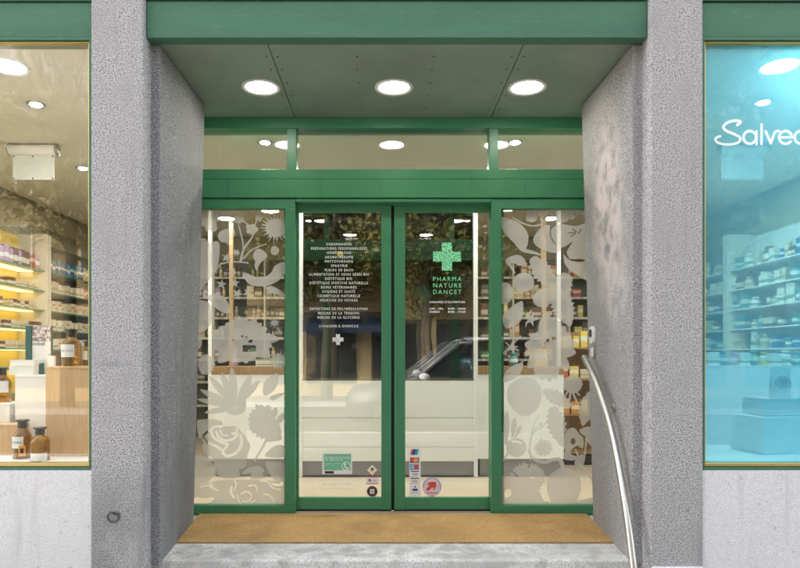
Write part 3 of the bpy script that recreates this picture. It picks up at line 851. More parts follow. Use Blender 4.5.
print_poly(dl, 'diamond_sticker', g([(617,170),(672,228),(617,286),(558,228)]), pw, 1)
print_poly(dl, K, g([(617,192),(650,228),(617,262),(582,228)]), pyel, 2)
print_poly(dl, K, g([(600,232),(605,205),(628,200),(634,222),(618,234)]), pbrown, 3)
print_rect(dl, 'sticker', 318+548/11.36, 450+298/11.36, 318+688/11.36, 450+388/11.36, pw, 1)
print_rect(dl, K, 318+552/11.36, 450+298/11.36, 318+684/11.36, 450+312/11.36, pred, 2)
print_rect(dl, K, 318+552/11.36, 450+376/11.36, 318+684/11.36, 450+386/11.36, pred, 2)
print_poly(dl, K, g([(568,360),(582,326),(592,326),(606,360),(594,360),(590,350),(580,350),(576,360)]), pnavy, 2)
print_rect(dl, K, 318+612/11.36, 450+338/11.36, 318+676/11.36, 450+346/11.36, pgrey, 2)
print_rect(dl, K, 318+612/11.36, 450+354/11.36, 318+664/11.36, 450+360/11.36, pgrey, 2)
print_poly(dl, 'round_sticker', g(disc_pts(616,470,63)), pgrey, 1)
print_poly(dl, K, g(disc_pts(616,470,57)), pk, 2)
print_poly(dl, K, g(disc_pts(616,470,48)), pbrown, 3)
print_rect(dl, K, 318+570/11.36, 450+450/11.36, 318+662/11.36, 450+492/11.36, pk, 4)
print_rect(dl, K, 318+590/11.36, 450+445/11.36, 318+640/11.36, 450+495/11.36, pw, 5)
print_rect(dl, K, 318+600/11.36, 450+458/11.36, 318+630/11.36, 450+484/11.36, pgrey, 6)
# right door: strip of card logos, round arrow sticker
s = 10.325
g = pz(405,445,s)
print_rect(dr, 'sticker', 405+45/s, 445+28/s, 405+162/s, 445+525/s, pw, 1)
print_poly(dr, K, g([(68,44),(92,44),(80,102),(56,102)]), pred, 2); print_poly(dr, K, g([(88,44),(118,44),(106,102),(76,102)]), pnavy, 3); print_poly(dr, K, g([(112,44),(142,44),(130,102),(100,102)]), paint('print_teal',(.03,.36,.36)), 4)
print_rect(dr, K, 405+52/s, 445+130/s, 405+144/s, 445+187/s, pnavy, 2)
print_poly(dr, K, g(disc_pts(82,158,24)), pred, 3); print_poly(dr, K, g(disc_pts(114,158,24)), pora, 4)
print_rect(dr, K, 405+52/s, 445+198/s, 405+144/s, 445+258/s, pblue, 2)
print_poly(dr, K, g(disc_pts(84,228,25)), psky, 3); print_poly(dr, K, g(disc_pts(116,228,25)), pred, 4)
for v in (268, 340):
    print_rect(dr, K, 405+60/s, 445+v/s, 405+144/s, 445+(v+10)/s, pnavy, 2)
    text_fit('VISA', 405+72/s, 405+134/s, 445+(v+44)/s, 2.0, YV-.001, pnavy, dr, bold=.02)
    print_rect(dr, K, 405+60/s, 445+(v+54)/s, 405+144/s, 445+(v+60)/s, pora, 2)
print_poly(dr, K, g([(95,425),(112,425),(112,440),(95,440)]), pnavy, 2)
print_rect(dr, K, 405+76/s, 445+450/s, 405+132/s, 445+474/s, pnavy, 2)
print_rect(dr, K, 405+62/s, 445+490/s, 405+146/s, 445+497/s, pgrey, 2)
print_poly(dr, 'round_sticker', g(disc_pts(278,432,100)), plil, 1)
print_poly(dr, K, g([(240,392),(262,380),(320,380),(322,430),(300,468),(290,462),(296,440),(282,438),(246,474),(216,466),(222,446),(254,416),(228,412)]), pred, 2)
raster_parts((422,476,443,498), .1, [('ring_lettering', lambda X, Y: (abs(np.hypot(X-431.9,Y-486.8)-8.6) < .35) & (np.sin(np.arctan2(Y-486.8,X-431.9)*34) > -.4) & (np.arctan2(Y-486.8,X-431.9) < .25) )], YV-.0012, pnavy, dr, True)
print_rect(dr, K, 405+222/s, 445+490/s, 405+340/s, 445+500/s, pred, 2)
print_rect(dr, K, 405+272/s, 445+518/s, 405+288/s, 445+534/s, pred, 2)

# ------------------------------------------------------------------ shop windows
def shop_window(x0, x1, label, film=None):
    yf = YP+.03
    t = thing('shop_window', ((x0+x1)/2, yf, PZ(467,yf)), label, 'shop window')
    zt, zb = PZ(38.2,yf), PZ(470,yf)
    e = .016; gold = .0075
    # outer green frame
    for nm, a in (('frame',(x0,x1,yf-.012,yf+.06,zt-e,zt)),('frame',(x0,x1,yf-.012,yf+.06,zb,zb+e)),('frame',(x0,x0+e,yf-.011,yf+.059,zb+e,zt-e)),('frame',(x1-e,x1,yf-.011,yf+.059,zb+e,zt-e))):
        MB().box(*a).build(nm, M['green_old'], t, .002)
    # brass beading
    a0, a1, b0, b1 = x0+e+.003, x1-e-.003, zb+e+.003, zt-e-.003
    for a in ((a0,a1,yf,yf+.04,b1-gold,b1),(a0,a1,yf,yf+.04,b0,b0+.020),(a0,a0+gold,yf+.001,yf+.039,b0+.020,b1-gold),(a1-gold,a1,yf+.001,yf+.039,b0+.020,b1-gold)):
        MB().box(*a).build('brass_bead', M['brass'], t, .003)
    MB().box(a0-.003,a1+.003,yf+.012,yf+.05,b1-.001,b1+.004).build('gasket', M['rubber'], t)
    MB().box(a0-.003,a1+.003,yf+.012,yf+.05,b0-.004,b0+.001).build('gasket', M['rubber'], t)
    MB().box(a0-.004,a0+.001,yf+.012,yf+.05,b0,b1).build('gasket', M['rubber'], t)
    MB().box(a1-.001,a1+.004,yf+.012,yf+.05,b0,b1).build('gasket', M['rubber'], t)
    p = MB().box(a0+.004,a1-.004,yf+.022,yf+.030,b0+.01,b1-.004).build('pane', M['winglass'] if film is None else film, t)
    return t, p, (a0+gold, a1-gold, yf, b0+.020, b1-gold)
wl, wlp, wlr = shop_window(XL, PX(91,YP)-.004, 'brass edged shop window with apothecary bottles on display')
wr, wrp, wrr = shop_window(PX(703,YP)+.004, XR, 'brass edged shop window covered with translucent cyan film', glass_mat('plain_window_glass', (.97,.98,.97), 1.45))
# cyan film just behind the glass and white lettering on the outside
a0, a1, yf, b0, b1 = wrr
MB().add([(a0-.008,yf+.034,b0-.01),(a1+.006,yf+.034,b0-.01),(a1+.006,yf+.034,b1+.006),(a0-.008,yf+.034,b1+.006)], [(0,1,2,3)]).build('tinted_film', M['cyan'], wrp)
S = Z(700,100)
def ring(X, Y, cx, cy, r, w_): return abs(np.hypot(X-cx, Y-cy)-r) < w_/2
sal = [
 ('window_lettering', S(stroke, [(212,142),(230,126),(215,118),(180,120),(148,134),(133,155),(150,175),(190,192),(225,212),(224,236),(190,250),(135,251),(98,240),(88,222),(100,210),(116,206)], 17, 13)),
 ('window_lettering', lambda X, Y: S(ring, 283, 212, 36, 15)(X, Y) | S(stroke, [(321,178),(321,252)], 14)(X, Y)),
 ('window_lettering', S(stroke, [(350,138),(350,250)], 14)),
 ('window_lettering', lambda X, Y: S(stroke, [(374,178),(402,246)], 15, sm=False)(X, Y) | S(stroke, [(402,246),(425,185),(448,176)], 15)(X, Y)),
 ('window_lettering', lambda X, Y: (S(ring, 486, 212, 36, 15)(X, Y) & ~S(in_poly, [(486,219),(535,219),(535,236),(500,226)])(X, Y)) | S(stroke, [(452,212),(520,212)], 13)(X, Y)),
 ('window_lettering', lambda X, Y: S(ring, 574, 212, 36, 15)(X, Y) & ~S(in_poly, [(574,212),(640,170),(640,254)])(X, Y)),
]
raster_parts((712,115,812,150), .12, sal, yf+.0185, M['vinylwhite'], wrp, True)

# ------------------------------------------------------------------ doormat, handrail, tether ring, intercom
ym0 = F*EYE/186.5
t = MB().prism([(PX(176.5,ym0),ym0,.002),(PX(615,ym0),ym0,.002),(1.55,4.975,.002),(-1.41,4.975,.002)], [(PX(176.5,ym0),ym0,.014),(PX(615,ym0),ym0,.014),(1.55,4.975,.014),(-1.41,4.975,.014)]).build('doormat', M['coir'], None, .004, fix=True)
add_stain(M['coir'], (.07,4.5,0), (.75,.55,.3), (.40,.255,.115), .55, 7, lo=.35, hi=.6)
add_stain(M['coir'], (-.9,4.35,0), (.4,.2,.3), (.36,.23,.10), .5, 9)
tag(t, 'wide brown coir doormat in front of the glass doors', 'doormat')

rail = thing('handrail', (1.41,3.66,PAVE), 'curved stainless steel handrail on the right side of the entrance', 'handrail')
XRAIL = 1.405
kp = [(584.5,357.5),(594,377),(603,401),(610.5,427),(617,457),(622.5,488),(627.5,520),(631.5,552),(634,575)]
pts = []
for px, py in kp:
    Yp_ = F*XRAIL/(px-VX); pts.append((XRAIL, Yp_, PZ(py, Yp_)))
pts.append((XRAIL, pts[-1][1]-.012, PAVE))
sp = smooth([p[1:] for p in pts], False, 8)
path = [(XRAIL, q[0], q[1]) for q in sp]
MB().tube(path, .021, 20).build('tube', M['steel'], rail)
p0 = path[0]
MB().sphere(p0, .0208, 16, 10).build('end_cap', M['steel'], rail)
MB().lathe((XRAIL, path[-1][1], PAVE), [(.045,.0),(.045,.006),(.024,.010)], 24).build('floor_flange', M['steel'], rail)
for py_ in (402,):
    k = min(range(len(path)), key=lambda i: abs((VY-(path[i][2]-EYE)*F/path[i][1])-py_))
    q = path[k]
    br = MB().tube([(q[0]+.012,q[1],q[2]-.01),(q[0]+.045,q[1],q[2]-.035),(1.475,q[1],q[2]-.04)], .008, 10).build('bracket', M['steel'], rail)
    MB().lathe((1.466,q[1],q[2]-.04), [(.03,0),(.03,.012)], 20, 'x').build('wall_plate', M['greymetal'], rail)

M['dark_steel'] = mat('tarnished_steel', (.16,.16,.16), .4, .8)
rg = thing('tether_ring', tuple(P(113,515,YP)), 'small steel tether ring fixed to the left pillar', 'ring')
c = P(113.2,516.5,YP-.014)
arc = [(c.x+.027*math.cos(a), YP-.014-.012*math.sin(a-1.0), c.z+.030*math.sin(a)) for a in [R(130+i*15) for i in range(20)]]
MB().tube(arc, .0062, 10).build('hook', M['dark_steel'], rg)
MB().lathe((c.x+.004,YP-.004,c.z+.020), [(.012,0),(.012,.008)], 16, 'y').build('fixing_plate', M['dark_steel'], rg)
MB().tube([(c.x+.004,YP+.004,c.z+.020),(c.x-.018,YP-.012,c.z+.024)], .0055, 8).build('pin', M['dark_steel'], rg)

# intercom: white oval plate with dark lens and a small clear box under it on the right reveal
def reveal_pt(px, py):
    # solve for the reveal plane between (xf,YF) and (xb,YR) at that height
    z = 1.3
    for _ in range(8):
        xb = PX(593.3,YR)+(PX(581.5,YR)-PX(593.3,YR))*z/3.05
        xf = PX(632.5,YF)
        k = (xb-xf)/(YR-YF)
        u = (px-VX)/F
        Yp_ = (xf-k*YF)/(u-k); z = PZ(py,Yp_)
    return Vector((u*Yp_, Yp_, z))
q = reveal_pt(593.8,335)
it = thing('intercom', tuple(q), 'small white intercom with dark button on the right stone reveal', 'intercom')
def xplate(mb, c, ry, rz, x0, x1, n=24, p_=3.0):
    ring_ = []
    for i in range(n):
        a = 2*math.pi*i/n; cy_, sz_ = math.cos(a), math.sin(a)
        ring_.append((ry*math.copysign(abs(cy_)**(2/p_), cy_), rz*math.copysign(abs(sz_)**(2/p_), sz_)))
    mb.prism([(x0,c.y+a,c.z+b) for a, b in ring_], [(x1,c.y+a,c.z+b) for a, b in ring_])
    return mb
xplate(MB(), q, .042, .062, q.x+.012, q.x-.022).build('plate', M['whiteplastic'], it, .004, fix=True)
xplate(MB(), q+Vector((0,0,.012)), .022, .028, q.x-.021, q.x-.028).build('lens', M['black'], it, fix=True)
q2 = reveal_pt(594.2,352)
xplate(MB(), q2, .034, .042, q2.x+.012, q2.x-.014, p_=8).build('key_box', M['greymetal'], it, .003, fix=True)
xplate(MB(), q2, .024, .032, q2.x-.013, q2.x-.017, p_=8).build('key_box_lid', M['whiteplastic'], it, fix=True)

# ------------------------------------------------------------------ the shop inside
XW0, XW1, YBK = -4.16, 4.24, 10.0
def struct(name, mb, m):
    o = mb.build(name, m); tag(o, kind='structure'); return o
struct('side_wall', MB().box(XW0-.2, XW0, 3.95, YBK, -.2, 3.5), M['olive'])
struct('side_wall', MB().box(XW1, XW1+.2, 3.95, YBK, -.2, 3.5), M['olive'])
struct('back_wall', MB().box(XW0-.2, XW1+.2, YBK, YBK+.2, -.2, 3.5), M['olive'])
struct('ceiling_void', MB().box(XW0-.2, XW1+.2, 3.85, YBK+.2, 3.5, 3.6), M['gap_shade'])
# dropped ceiling leaves a gap along the side walls, its shade put into the colour
cl = bpy.data.objects.new('shop_ceiling', None); col.objects.link(cl); cl.location = (0,6,ZC); tag(cl, kind='structure')
CX0, CX1 = -4.05, 4.13
MB().box(CX0, -1.70, 3.806, YBK-.3, ZC, ZC+.06).build('ceiling_board', M['ceil'], cl)
MB().box(-1.698, 1.828, 5.28, YBK-.3, ZC, ZC+.06).build('ceiling_board', M['ceil'], cl)
MB().box(1.83, CX1, 3.806, YBK-.3, ZC, ZC+.06).build('ceiling_board', M['ceil'], cl)
MB().box(CX0, CX0+.02, 3.806, YBK-.3, ZC+.06, ZC+.3).build('ceiling_edge', M['gap_shade'], cl)
MB().box(CX1-.02, CX1, 3.806, YBK-.3, ZC+.06, ZC+.3).build('ceiling_edge', M['gap_shade'], cl)
# inner flanks of the recess (pillars to door screen), front wall inside
struct('recess_flank', MB().box(-1.66, -1.565, YR+.003, 5.3, 0, 3.4), M['plaster'])
struct('recess_flank', MB().box(1.705, 1.81, YR+.003, 5.3, 0, 3.4), M['plaster'])

# lights of the shop: large round lamps and small spots
LG = 'large round lamps in the shop ceiling'
for x, y, where in ((PX(2,3.97),3.97+.05,'seen at the top of the bottle display window'), (PX(785,3.97),3.97+.05,'seen at the top of the blue film window'),
        (-2.33,6.3,'over the shop floor left of the counter'),(2.45,6.3,'over the shop floor right of the counter'),
        (-2.05,8.45,'above the left back shelves'),(-1.4,8.0,'behind the top of the left sidelight'),(2.15,8.45,'above the right back shelves'),(1.5,7.9,'behind the top of the right sidelight'),
        (-.5,6.45,'added out of sight behind the left sliding door'),(.62,6.45,'added out of sight behind the right sliding door'),(0.07,8.6,'in the middle behind the dark glass screen')):  # the two lamps behind the doors are added to brighten the counter front
    downlight(x, y, ZC, .13, M['whiteplastic'], M['lamp_back'] if y > 7 else M['lamp_in'], 'lit round shop ceiling lamp '+where, LG)
SG = 'small recessed spots in the shop ceiling'
for px, py in ((36,104),(83,168),(44,190),(265,142),(515,142),(763,102),(730,172)):
    y = F*(ZC-EYE)/(VY-py); x = PX(px,y)
    if abs(x) > 3.55: continue
    side = {36:'nearest spot in the left shop window',83:'spot low at the right edge of the left shop window',265:'spot behind the left transom pane',515:'spot behind the right transom pane',763:'spot above the lettering of the blue window',730:'spot below the lettering of the blue window',44:'farthest spot in the left shop window'}[px]
    downlight(x, y, ZC, .062, M['greymetal'], M['spot_in'], 'small recessed '+side, SG, .42)

# emergency luminaires with hanging clear sign panels
for px, lab in ((33,'left'),(742,'right')):
    y = 5.5; x = PX(px,y)
    t = thing('exit_light', (x,y,ZC), 'cylindrical emergency light with hanging panel on the %s ceiling of the shop' % lab, 'emergency light')
    MB().lathe((x-.2,y,ZC-.05), [(.044,0),(.046,.004),(.046,.40),(.044,.404)], 24, 'x').build('housing', M['whiteplastic'], t)
    for s_ in (-.2, .204): MB().lathe((x+s_-.004,y,ZC-.05), [(.048,0),(.048,.012)], 24, 'x').build('end_ring', M['greymetal'], t)
    MB().box(x-.17, x+.18, y-.003, y+.003, ZC-.30, ZC-.093).build('sign_panel', paint('acrylic_panel',(.62,.66,.64)), t)
    for sx in (-.16, 0, .17):
        for sz in (-.105, -.29): MB().lathe((x+sx,y-.006,ZC+sz), [(.006,0),(.006,.004)], 8, 'y').build('panel_screw', M['black'], t)

# ---- products
PALN = {}
def product_mat(c, c2, lo, hi):
    nm = 'carton_%d' % len(PALN)
    m = bpy.data.materials.new(nm); m.use_nodes = True; n = m.node_tree; b = n.nodes['Principled BSDF']
    tc = n.nodes.new('ShaderNodeTexCoord'); sp_ = n.nodes.new('ShaderNodeSeparateXYZ'); n.links.new(tc.outputs['Generated'], sp_.inputs[0])
    a = n.nodes.new('ShaderNodeMath'); a.operation = 'GREATER_THAN'; a.inputs[1].default_value = lo
    d = n.nodes.new('ShaderNodeMath'); d.operation = 'LESS_THAN'; d.inputs[1].default_value = hi
    n.links.new(sp_.outputs['Z'], a.inputs[0]); n.links.new(sp_.outputs['Z'], d.inputs[0])
    mu = n.nodes.new('ShaderNodeMath'); mu.operation = 'MULTIPLY'; n.links.new(a.outputs[0], mu.inputs[0]); n.links.new(d.outputs[0], mu.inputs[1])
    mx = n.nodes.new('ShaderNodeMix'); mx.data_type = 'RGBA'; mx.inputs[6].default_value = (*c,1); mx.inputs[7].default_value = (*c2,1)
    n.links.new(mu.outputs[0], mx.inputs[0]); n.links.new(mx.outputs[2], b.inputs['Base Color']); b.inputs['Roughness'].default_value = .45
    PALN[nm] = m
    return m
cream = product_mat((.60,.52,.36),(.42,.36,.24),.25,.5)
cream2 = product_mat((.66,.60,.46),(.55,.16,.05),.55,.7)
whiteb = product_mat((.72,.70,.64),(.25,.40,.30),.2,.4)
orangeb = product_mat((.62,.28,.07),(.75,.62,.4),.35,.7)
blueb = product_mat((.04,.13,.30),(.55,.6,.6),.45,.65)
redb = product_mat((.48,.10,.06),(.65,.55,.45),.5,.8)
greenb = product_mat((.10,.30,.16),(.7,.68,.55),.3,.6)
yellowb = product_mat((.70,.52,.12),(.72,.70,.6),.4,.7)
brownb = product_mat((.16,.08,.04),(.62,.58,.48),.2,.55)
tealb = product_mat((.08,.30,.30),(.7,.7,.65),.3,.55)
gbox = product_mat((.10,.11,.09),(.4,.38,.3),.3,.6)
lilacb = product_mat((.42,.30,.45),(.7,.7,.7),.3,.55)
boxmesh = {}
def carton(m):
    if m.name not in boxmesh:
        me = bpy.data.meshes.new('carton')
        me.from_pydata([(-.5,-.5,0),(.5,-.5,0),(.5,.5,0),(-.5,.5,0),(-.5,-.5,1),(.5,-.5,1),(.5,.5,1),(-.5,.5,1)], [], [(0,3,2,1),(4,5,6,7),(0,1,5,4),(1,2,6,5),(2,3,7,6),(3,0,4,7)])
        me.materials.append(m); boxmesh[m.name] = me
    return boxmesh[m.name]
jarmesh = {}
def jar(m):
    if m.name not in jarmesh:
        t_ = MB().lathe((0,0,0), [(.42,0),(.46,.03),(.46,.62),(.40,.70),(.24,.76),(.24,.80),(.30,.80),(.30,.98),(.27,1.0)], 12)
        me = bpy.data.meshes.new('jar'); me.from_pydata(t_.v, [], t_.f); me.polygons.foreach_set('use_smooth', t_.sm); me.materials.append(m); jarmesh[m.name] = me
    return jarmesh[m.name]
def product(name, me, loc, size, label, cat, group, rz=0):
    o = bpy.data.objects.new(name, me); col.objects.link(o)
    o.location = loc; o.scale = size; o.rotation_euler = (0,0,rz)
    return tag(o, label, cat, group)

# ---- shelving along the left wall: a yellow lit bay and a long green grey bay
yel = mat('yellow_back_panel', (.78,.58,.12), .6, noise=[(4,.5,.8,(.72,.53,.11))])
gback = mat('green_grey_panel', (.17,.175,.12), .7)
def wall_bay(xw, sgn, y0, y1, zs, back, depth, label, shelfm):
    """shelf bay on a side wall, sgn +1 opens towards +X"""
    t = thing('wall_shelf', (xw+sgn*depth/2, (y0+y1)/2, 0), label, 'shelving')
    MB().box(xw+sgn*.002, xw+sgn*.02, y0+.01, y1-.01, .05, 2.58).build('back_panel', back, t)
    for y in (y0, y1): MB().box(xw+sgn*.003, xw+sgn*depth, y-.02, y+.02, 0, 2.60).build('upright', M['ceil'], t)
    MB().box(xw+sgn*.021, xw+sgn*depth, y0+.021, y1-.021, 0, .12).build('plinth', M['kick'], t)
    for z in zs:
        MB().box(xw+sgn*.021, xw+sgn*(depth-.02), y0+.021, y1-.021, z-.012, z).build('shelf', shelfm, t)
    return t
gshelf = mat('green_edged_glass', (.10,.26,.17), .25)
ZSH = [.35,.60,.84,1.08,1.30,1.52,1.74,1.96,2.19]
DL = .34
bayY = wall_bay(XW0, 1, 5.55, 7.38, ZSH, yel, DL, 'yellow lit shelf bay on the left shop wall', gshelf)
wall_bay(XW0, 1, 7.44, 9.75, ZSH, gback, DL, 'long grey green shelf bay with rows of cartons on the left shop wall', gshelf)
rnd = random.Random(11)
ORD = {0:'top',1:'second',2:'third',3:'fourth',4:'fifth',5:'sixth',6:'seventh'}
CN = {}
for nm_, m_ in (('cream',cream),('red striped',cream2),('white',whiteb),('orange',orangeb),('blue',blueb),('red',redb),('green',greenb),('yellow',yellowb),('brown',brownb),('teal',tealb),('lilac',lilacb),('dark grey',gbox)): CN[m_.name] = nm_
for k_, z in enumerate(ZSH[::-1][:5]):
    y = 7.50
    pal = {0:[blueb,blueb,tealb],1:[cream,whiteb],2:[cream,cream2]}.get(k_, [cream,whiteb,cream2])
    while y < 9.62:
        if k_ == 0: wd, h = rnd.uniform(.05,.075), rnd.uniform(.13,.17)
        else: wd, h = rnd.uniform(.05,.08), rnd.uniform(.09,.13)
        m = rnd.choice(pal)
        if k_ < 2 and y > 8.3: m = rnd.choice([orangeb,cream,redb,orangeb] if k_ else [redb,cream,orangeb,yellowb])
        product('remedy_box', carton(m), (XW0+DL-.09-rnd.uniform(0,.015), y+wd/2, z+.001), (.12, wd*.93, h), '%s remedy box on the %s shelf, long left bay' % (CN[m.name], ORD[k_]), 'carton', 'remedy boxes on the left wall shelves')
        y += wd
for k_, z in enumerate(ZSH[::-1][:5]):
    y = 6.5
    while y < 7.3:
        wd, h = rnd.uniform(.05,.09), rnd.uniform(.065,.09) if z < 2 else rnd.uniform(.14,.18)
        m = rnd.choice([cream,brownb,cream] if z < 2 else [redb,lilacb,brownb])
        if rnd.random() < .8: product('remedy_box', carton(m), (XW0+DL-.12, y+wd/2, z+.001), (.12, wd*.93, h), '%s remedy box on the %s shelf, yellow lit bay' % (CN[m.name], ORD[k_]), 'carton', 'remedy boxes in the yellow bay')
        y += wd
led = emit('led_strip', (1.0,.76,.28), .42)
for z in ZSH[3:]:
    MB().box(XW0+.04, XW0+.20, 5.6, 7.34, z-.019, z-.0125).build('led_strip', led, bayY)
# name of the department on the left wall
def on_left_wall(x, y, z): return Matrix(((0,0,1,x),(1,0,0,y),(0,1,0,z),(0,0,0,1)))
sg = thing('wall_lettering', (XW0+.004,8.35,2.70), 'dark wall lettering reading homéopathie above the left shelves', 'lettering')
text_obj('HOMÉOPATHIE', .125, on_left_wall(XW0+.006, 8.35, 2.70), paint('dark_green_letters',(.13,.14,.09)), sg, 'letters', spacing=1.12)
sg = thing('wall_lettering', (XW1-.004,8.0,2.70), 'dark wall lettering above the right wall shelves behind the blue film', 'lettering')
text_obj('PHYTOTHÉRAPIE', .165, Matrix(((0,0,-1,XW1-.006),(-1,0,0,8.0),(0,1,0,2.70),(0,0,0,1))), M['dark_green_letters'], sg, 'letters', spacing=1.12)

# ---- shelving along the right wall, seen through the cyan film
wall_bay(XW1, -1, 4.9, 7.4, ZSH, M['white'], DL, 'white shelf bay on the right shop wall, nearer one', M['white'])
wall_bay(XW1, -1, 7.46, 9.75, ZSH, gback, DL, 'dark shelf bay on the right shop wall, farther one', M['white'])
for k_, z in enumerate(ZSH[::-1][:6]):
    y = 6.0
    while y < 8.5:
        wd, h = rnd.uniform(.07,.15), rnd.uniform(.09,.19)
        if rnd.random() < .72 and abs(y-7.43) > .12:
            isb = rnd.random() < .5; m = rnd.choice([brownb,tealb,whiteb,blueb,cream])
            product('cosmetic_box' if isb else 'cosmetic_jar', carton(m) if isb else jar(m), (XW1-DL+.11, y+wd/2, z+.001), (.12 if isb else wd*.9, wd*.9, h), '%s %s on the %s right wall shelf behind the blue film' % (CN[m.name], 'box' if isb else 'jar', ORD[k_]), 'product', 'products on the right wall shelves')
        y += wd+.01

# ---- counters
ct = thing('service_counter', (.04,6.55,0), 'white panelled service counter with a dark glass screen behind the doors', 'counter')
YC = 6.55
cx0, cx1 = PX(302.5,YC), PX(474,YC)
zz = [PZ(461.5,YC), PZ(447,YC), PZ(418,YC), PZ(380.5,YC)]
for a, b_ in zip(zz[:-1], zz[1:]):
    MB().box(cx0, cx1, YC, YC+.03, a+.0025, b_-.0025).build('front_board', M['white'], ct, .002)
MB().box(cx0+.001, cx1-.001, YC+.02, YC+.6, zz[0], zz[3]-.03).build('carcass', M['white'], ct)
MB().box(cx0, cx1, YC-.0, YC+.62, zz[3]+.001, zz[3]+.018).build('counter_top', mat('dark_worktop',(.10,.09,.06),.3), ct)
MB().box(cx0, cx1, YC+.03, YC+.6, .012, zz[0]-.002).build('kickplate', M['kick'], ct)
MB().box(cx0, cx1, YC+.02, YC+.028, .0, .012).build('floor_trim', M['black'], ct)
for px in (300.5, 475.8):
    x = PX(px,YC); MB().box(x-.019, x+.019, YC-.012, YC+.03, 0, ZC).build('post', M['white'], ct, .002)
MB().box(cx0, cx1, YC+.05, YC+.058, zz[3]+.02, ZC).build('dark_glass_screen', M['tinted'], ct)
for px in (311.5, 462):
    x = PX(px,YC); MB().box(x-.012, x+.012, YC+.062, YC+.09, zz[3]+.02, ZC).build('screen_post', M['greymetal'], ct)
for nm_, xa, xb, lab in (('l', -1.745, PX(298.3,YC), 'white counter with a brown wooden top behind the left sidelight'), ('r', PX(478,YC), 1.82, 'white counter with a brown wooden top behind the right sidelight')):
    t = thing('shop_counter', ((xa+xb)/2,6.6,0), lab, 'counter')
    y = YC+.03
    MB().box(xa, xb, y, y+.55, PZ(459,y), PZ(374.5,y)).build('front_panel', M['white'], t, .003)
    MB().box(xa-.004, xb, y-.006, y+.58, PZ(374.5,y)+.001, PZ(366.5,y)).build('wooden_top', M['oakdark'], t, .003)
    MB().box(xa+.03, xb, y+.04, y+.5, .001, PZ(459,y)-.002).build('kickplate', M['kick'], t)
# brown post beside the right door, shelf posts in the right sidelight
for px0, px1, y, m, lab in ((463,472.5,7.4,'oakdark','brown wooden column behind the right sliding door'),(542,546.5,7.9,'oak','pale wooden shelf column behind the right sidelight'),(557,561,7.2,'white','white square column behind the right sidelight'),(208,212,7.2,'white','white square column behind the left sidelight'),(229,233,8.6,'oak','pale wooden column behind the left sidelight')):
    x0, x1 = PX(px0,y), PX(px1,y)
    t = thing('shop_column', ((x0+x1)/2,y,0), lab, 'column')
    MB().box(x0, x1, y, y+(x1-x0), .06, ZC-.002).build('shaft', M[m], t, .004)
    MB().box(x0-.006, x1+.006, y-.006, y+(x1-x0)+.006, 0, .058).build('foot', M['kick'], t)

pale_strip = mat('price_strip_card', (.45,.43,.36), .5, noise=[(22,.5,.56,(.7,.68,.62),(1,.1,.1))])
# ---- back wall shelves
ZB = [.5,.85,1.18,1.50,1.80,2.10,2.40]
for x0, x1, lab in ((-3.3,-1.0,'back wall shelves with bottles and cartons behind the left sidelight'),(-.98,1.05,'back wall shelves behind the dark glass screen'),(1.07,3.6,'back wall shelves crowded with cartons behind the right sidelight')):
    t = thing('back_shelf', ((x0+x1)/2, YBK-.2, 0), lab, 'shelving')
    MB().box(x0, x1, YBK-.03, YBK-.002, 0, 2.7).build('back_panel', gback, t)
    nU = 3
    for i in range(nU+1):
        x = x0+.015+(x1-x0-.03)*i/nU
        MB().box(x-.012, x+.012, YBK-.36, YBK-.031, 0, 2.7).build('upright', M['ceil'], t)
    for z in ZB:
        sh = MB().box(x0+.03, x1-.03, YBK-.345, YBK-.032, z-.02, z).build('shelf', M['oakdark'] if x0 > 1 else gshelf, t)
        MB().box(x0+.03, x1-.03, YBK-.350, YBK-.346, z-.03, z+.004).build('price_strip', pale_strip, sh)
for k_, z in enumerate(ZB[::-1][:6]):
    x = 1.45
    while x < 3.25:
        wd, h = rnd.uniform(.05,.19), rnd.uniform(.07,.24)
        if rnd.random() < .8:
            m = rnd.choice([yellowb,cream,orangeb,redb,brownb,yellowb,greenb,cream2,brownb,gbox])
            product('carton', carton(m), (x+wd/2, YBK-.26, z+.001), (wd*.92,.12,h), '%s carton on the %s back shelf behind the right sidelight' % (CN[m.name], ORD[k_]), 'carton', 'cartons on the right back shelves')
        x += wd+.004
    x = -2.9
    while x < -1.25:
        wd, h = rnd.uniform(.055,.075), rnd.uniform(.12,.18)
        if rnd.random() < .6:
            m = rnd.choice([brownb,gbox,yellowb,brownb,cream])
            product('bottle', jar(m), (x+wd/2, YBK-.26, z+.001), (wd*.9,wd*.9,h), '%s bottle on the %s back shelf behind the left sidelight' % (CN[m.name], ORD[k_]), 'bottle', 'bottles on the left back shelves')
        elif rnd.random() < .7:
            wd *= 1.6; m = rnd.choice([cream,gbox,greenb,lilacb,brownb])
            product('carton', carton(m), (x+wd/2, YBK-.26, z+.001), (wd*.92,.12,h*1.1), '%s carton on the %s back shelf behind the left sidelight' % (CN[m.name], ORD[k_]), 'carton', 'cartons on the left back shelves')
        x += wd+.004
# things on the left side counter and on the right one
for x, m, s_, kind, lab in ((-1.55,lilacb,(.07,.07,.16),'jar','lilac jar on the wooden counter behind the left sidelight'),(-1.05,tealb,(.12,.06,.10),'carton','teal carton on the wooden counter behind the left sidelight'),(-1.22,whiteb,(.22,.1,.06),'carton','white flat carton on the wooden counter behind the left sidelight'),(1.35,tealb,(.10,.1,.14),'jar','teal jar on the wooden counter behind the right sidelight'),(1.62,yellowb,(.14,.1,.18),'carton','yellow carton on the wooden counter behind the right sidelight')):
    product(kind, carton(m) if kind == 'carton' else jar(m), (x, 6.78, PZ(366.5,6.58)+.001), s_, lab, kind, None, rnd.uniform(-.4,.4))
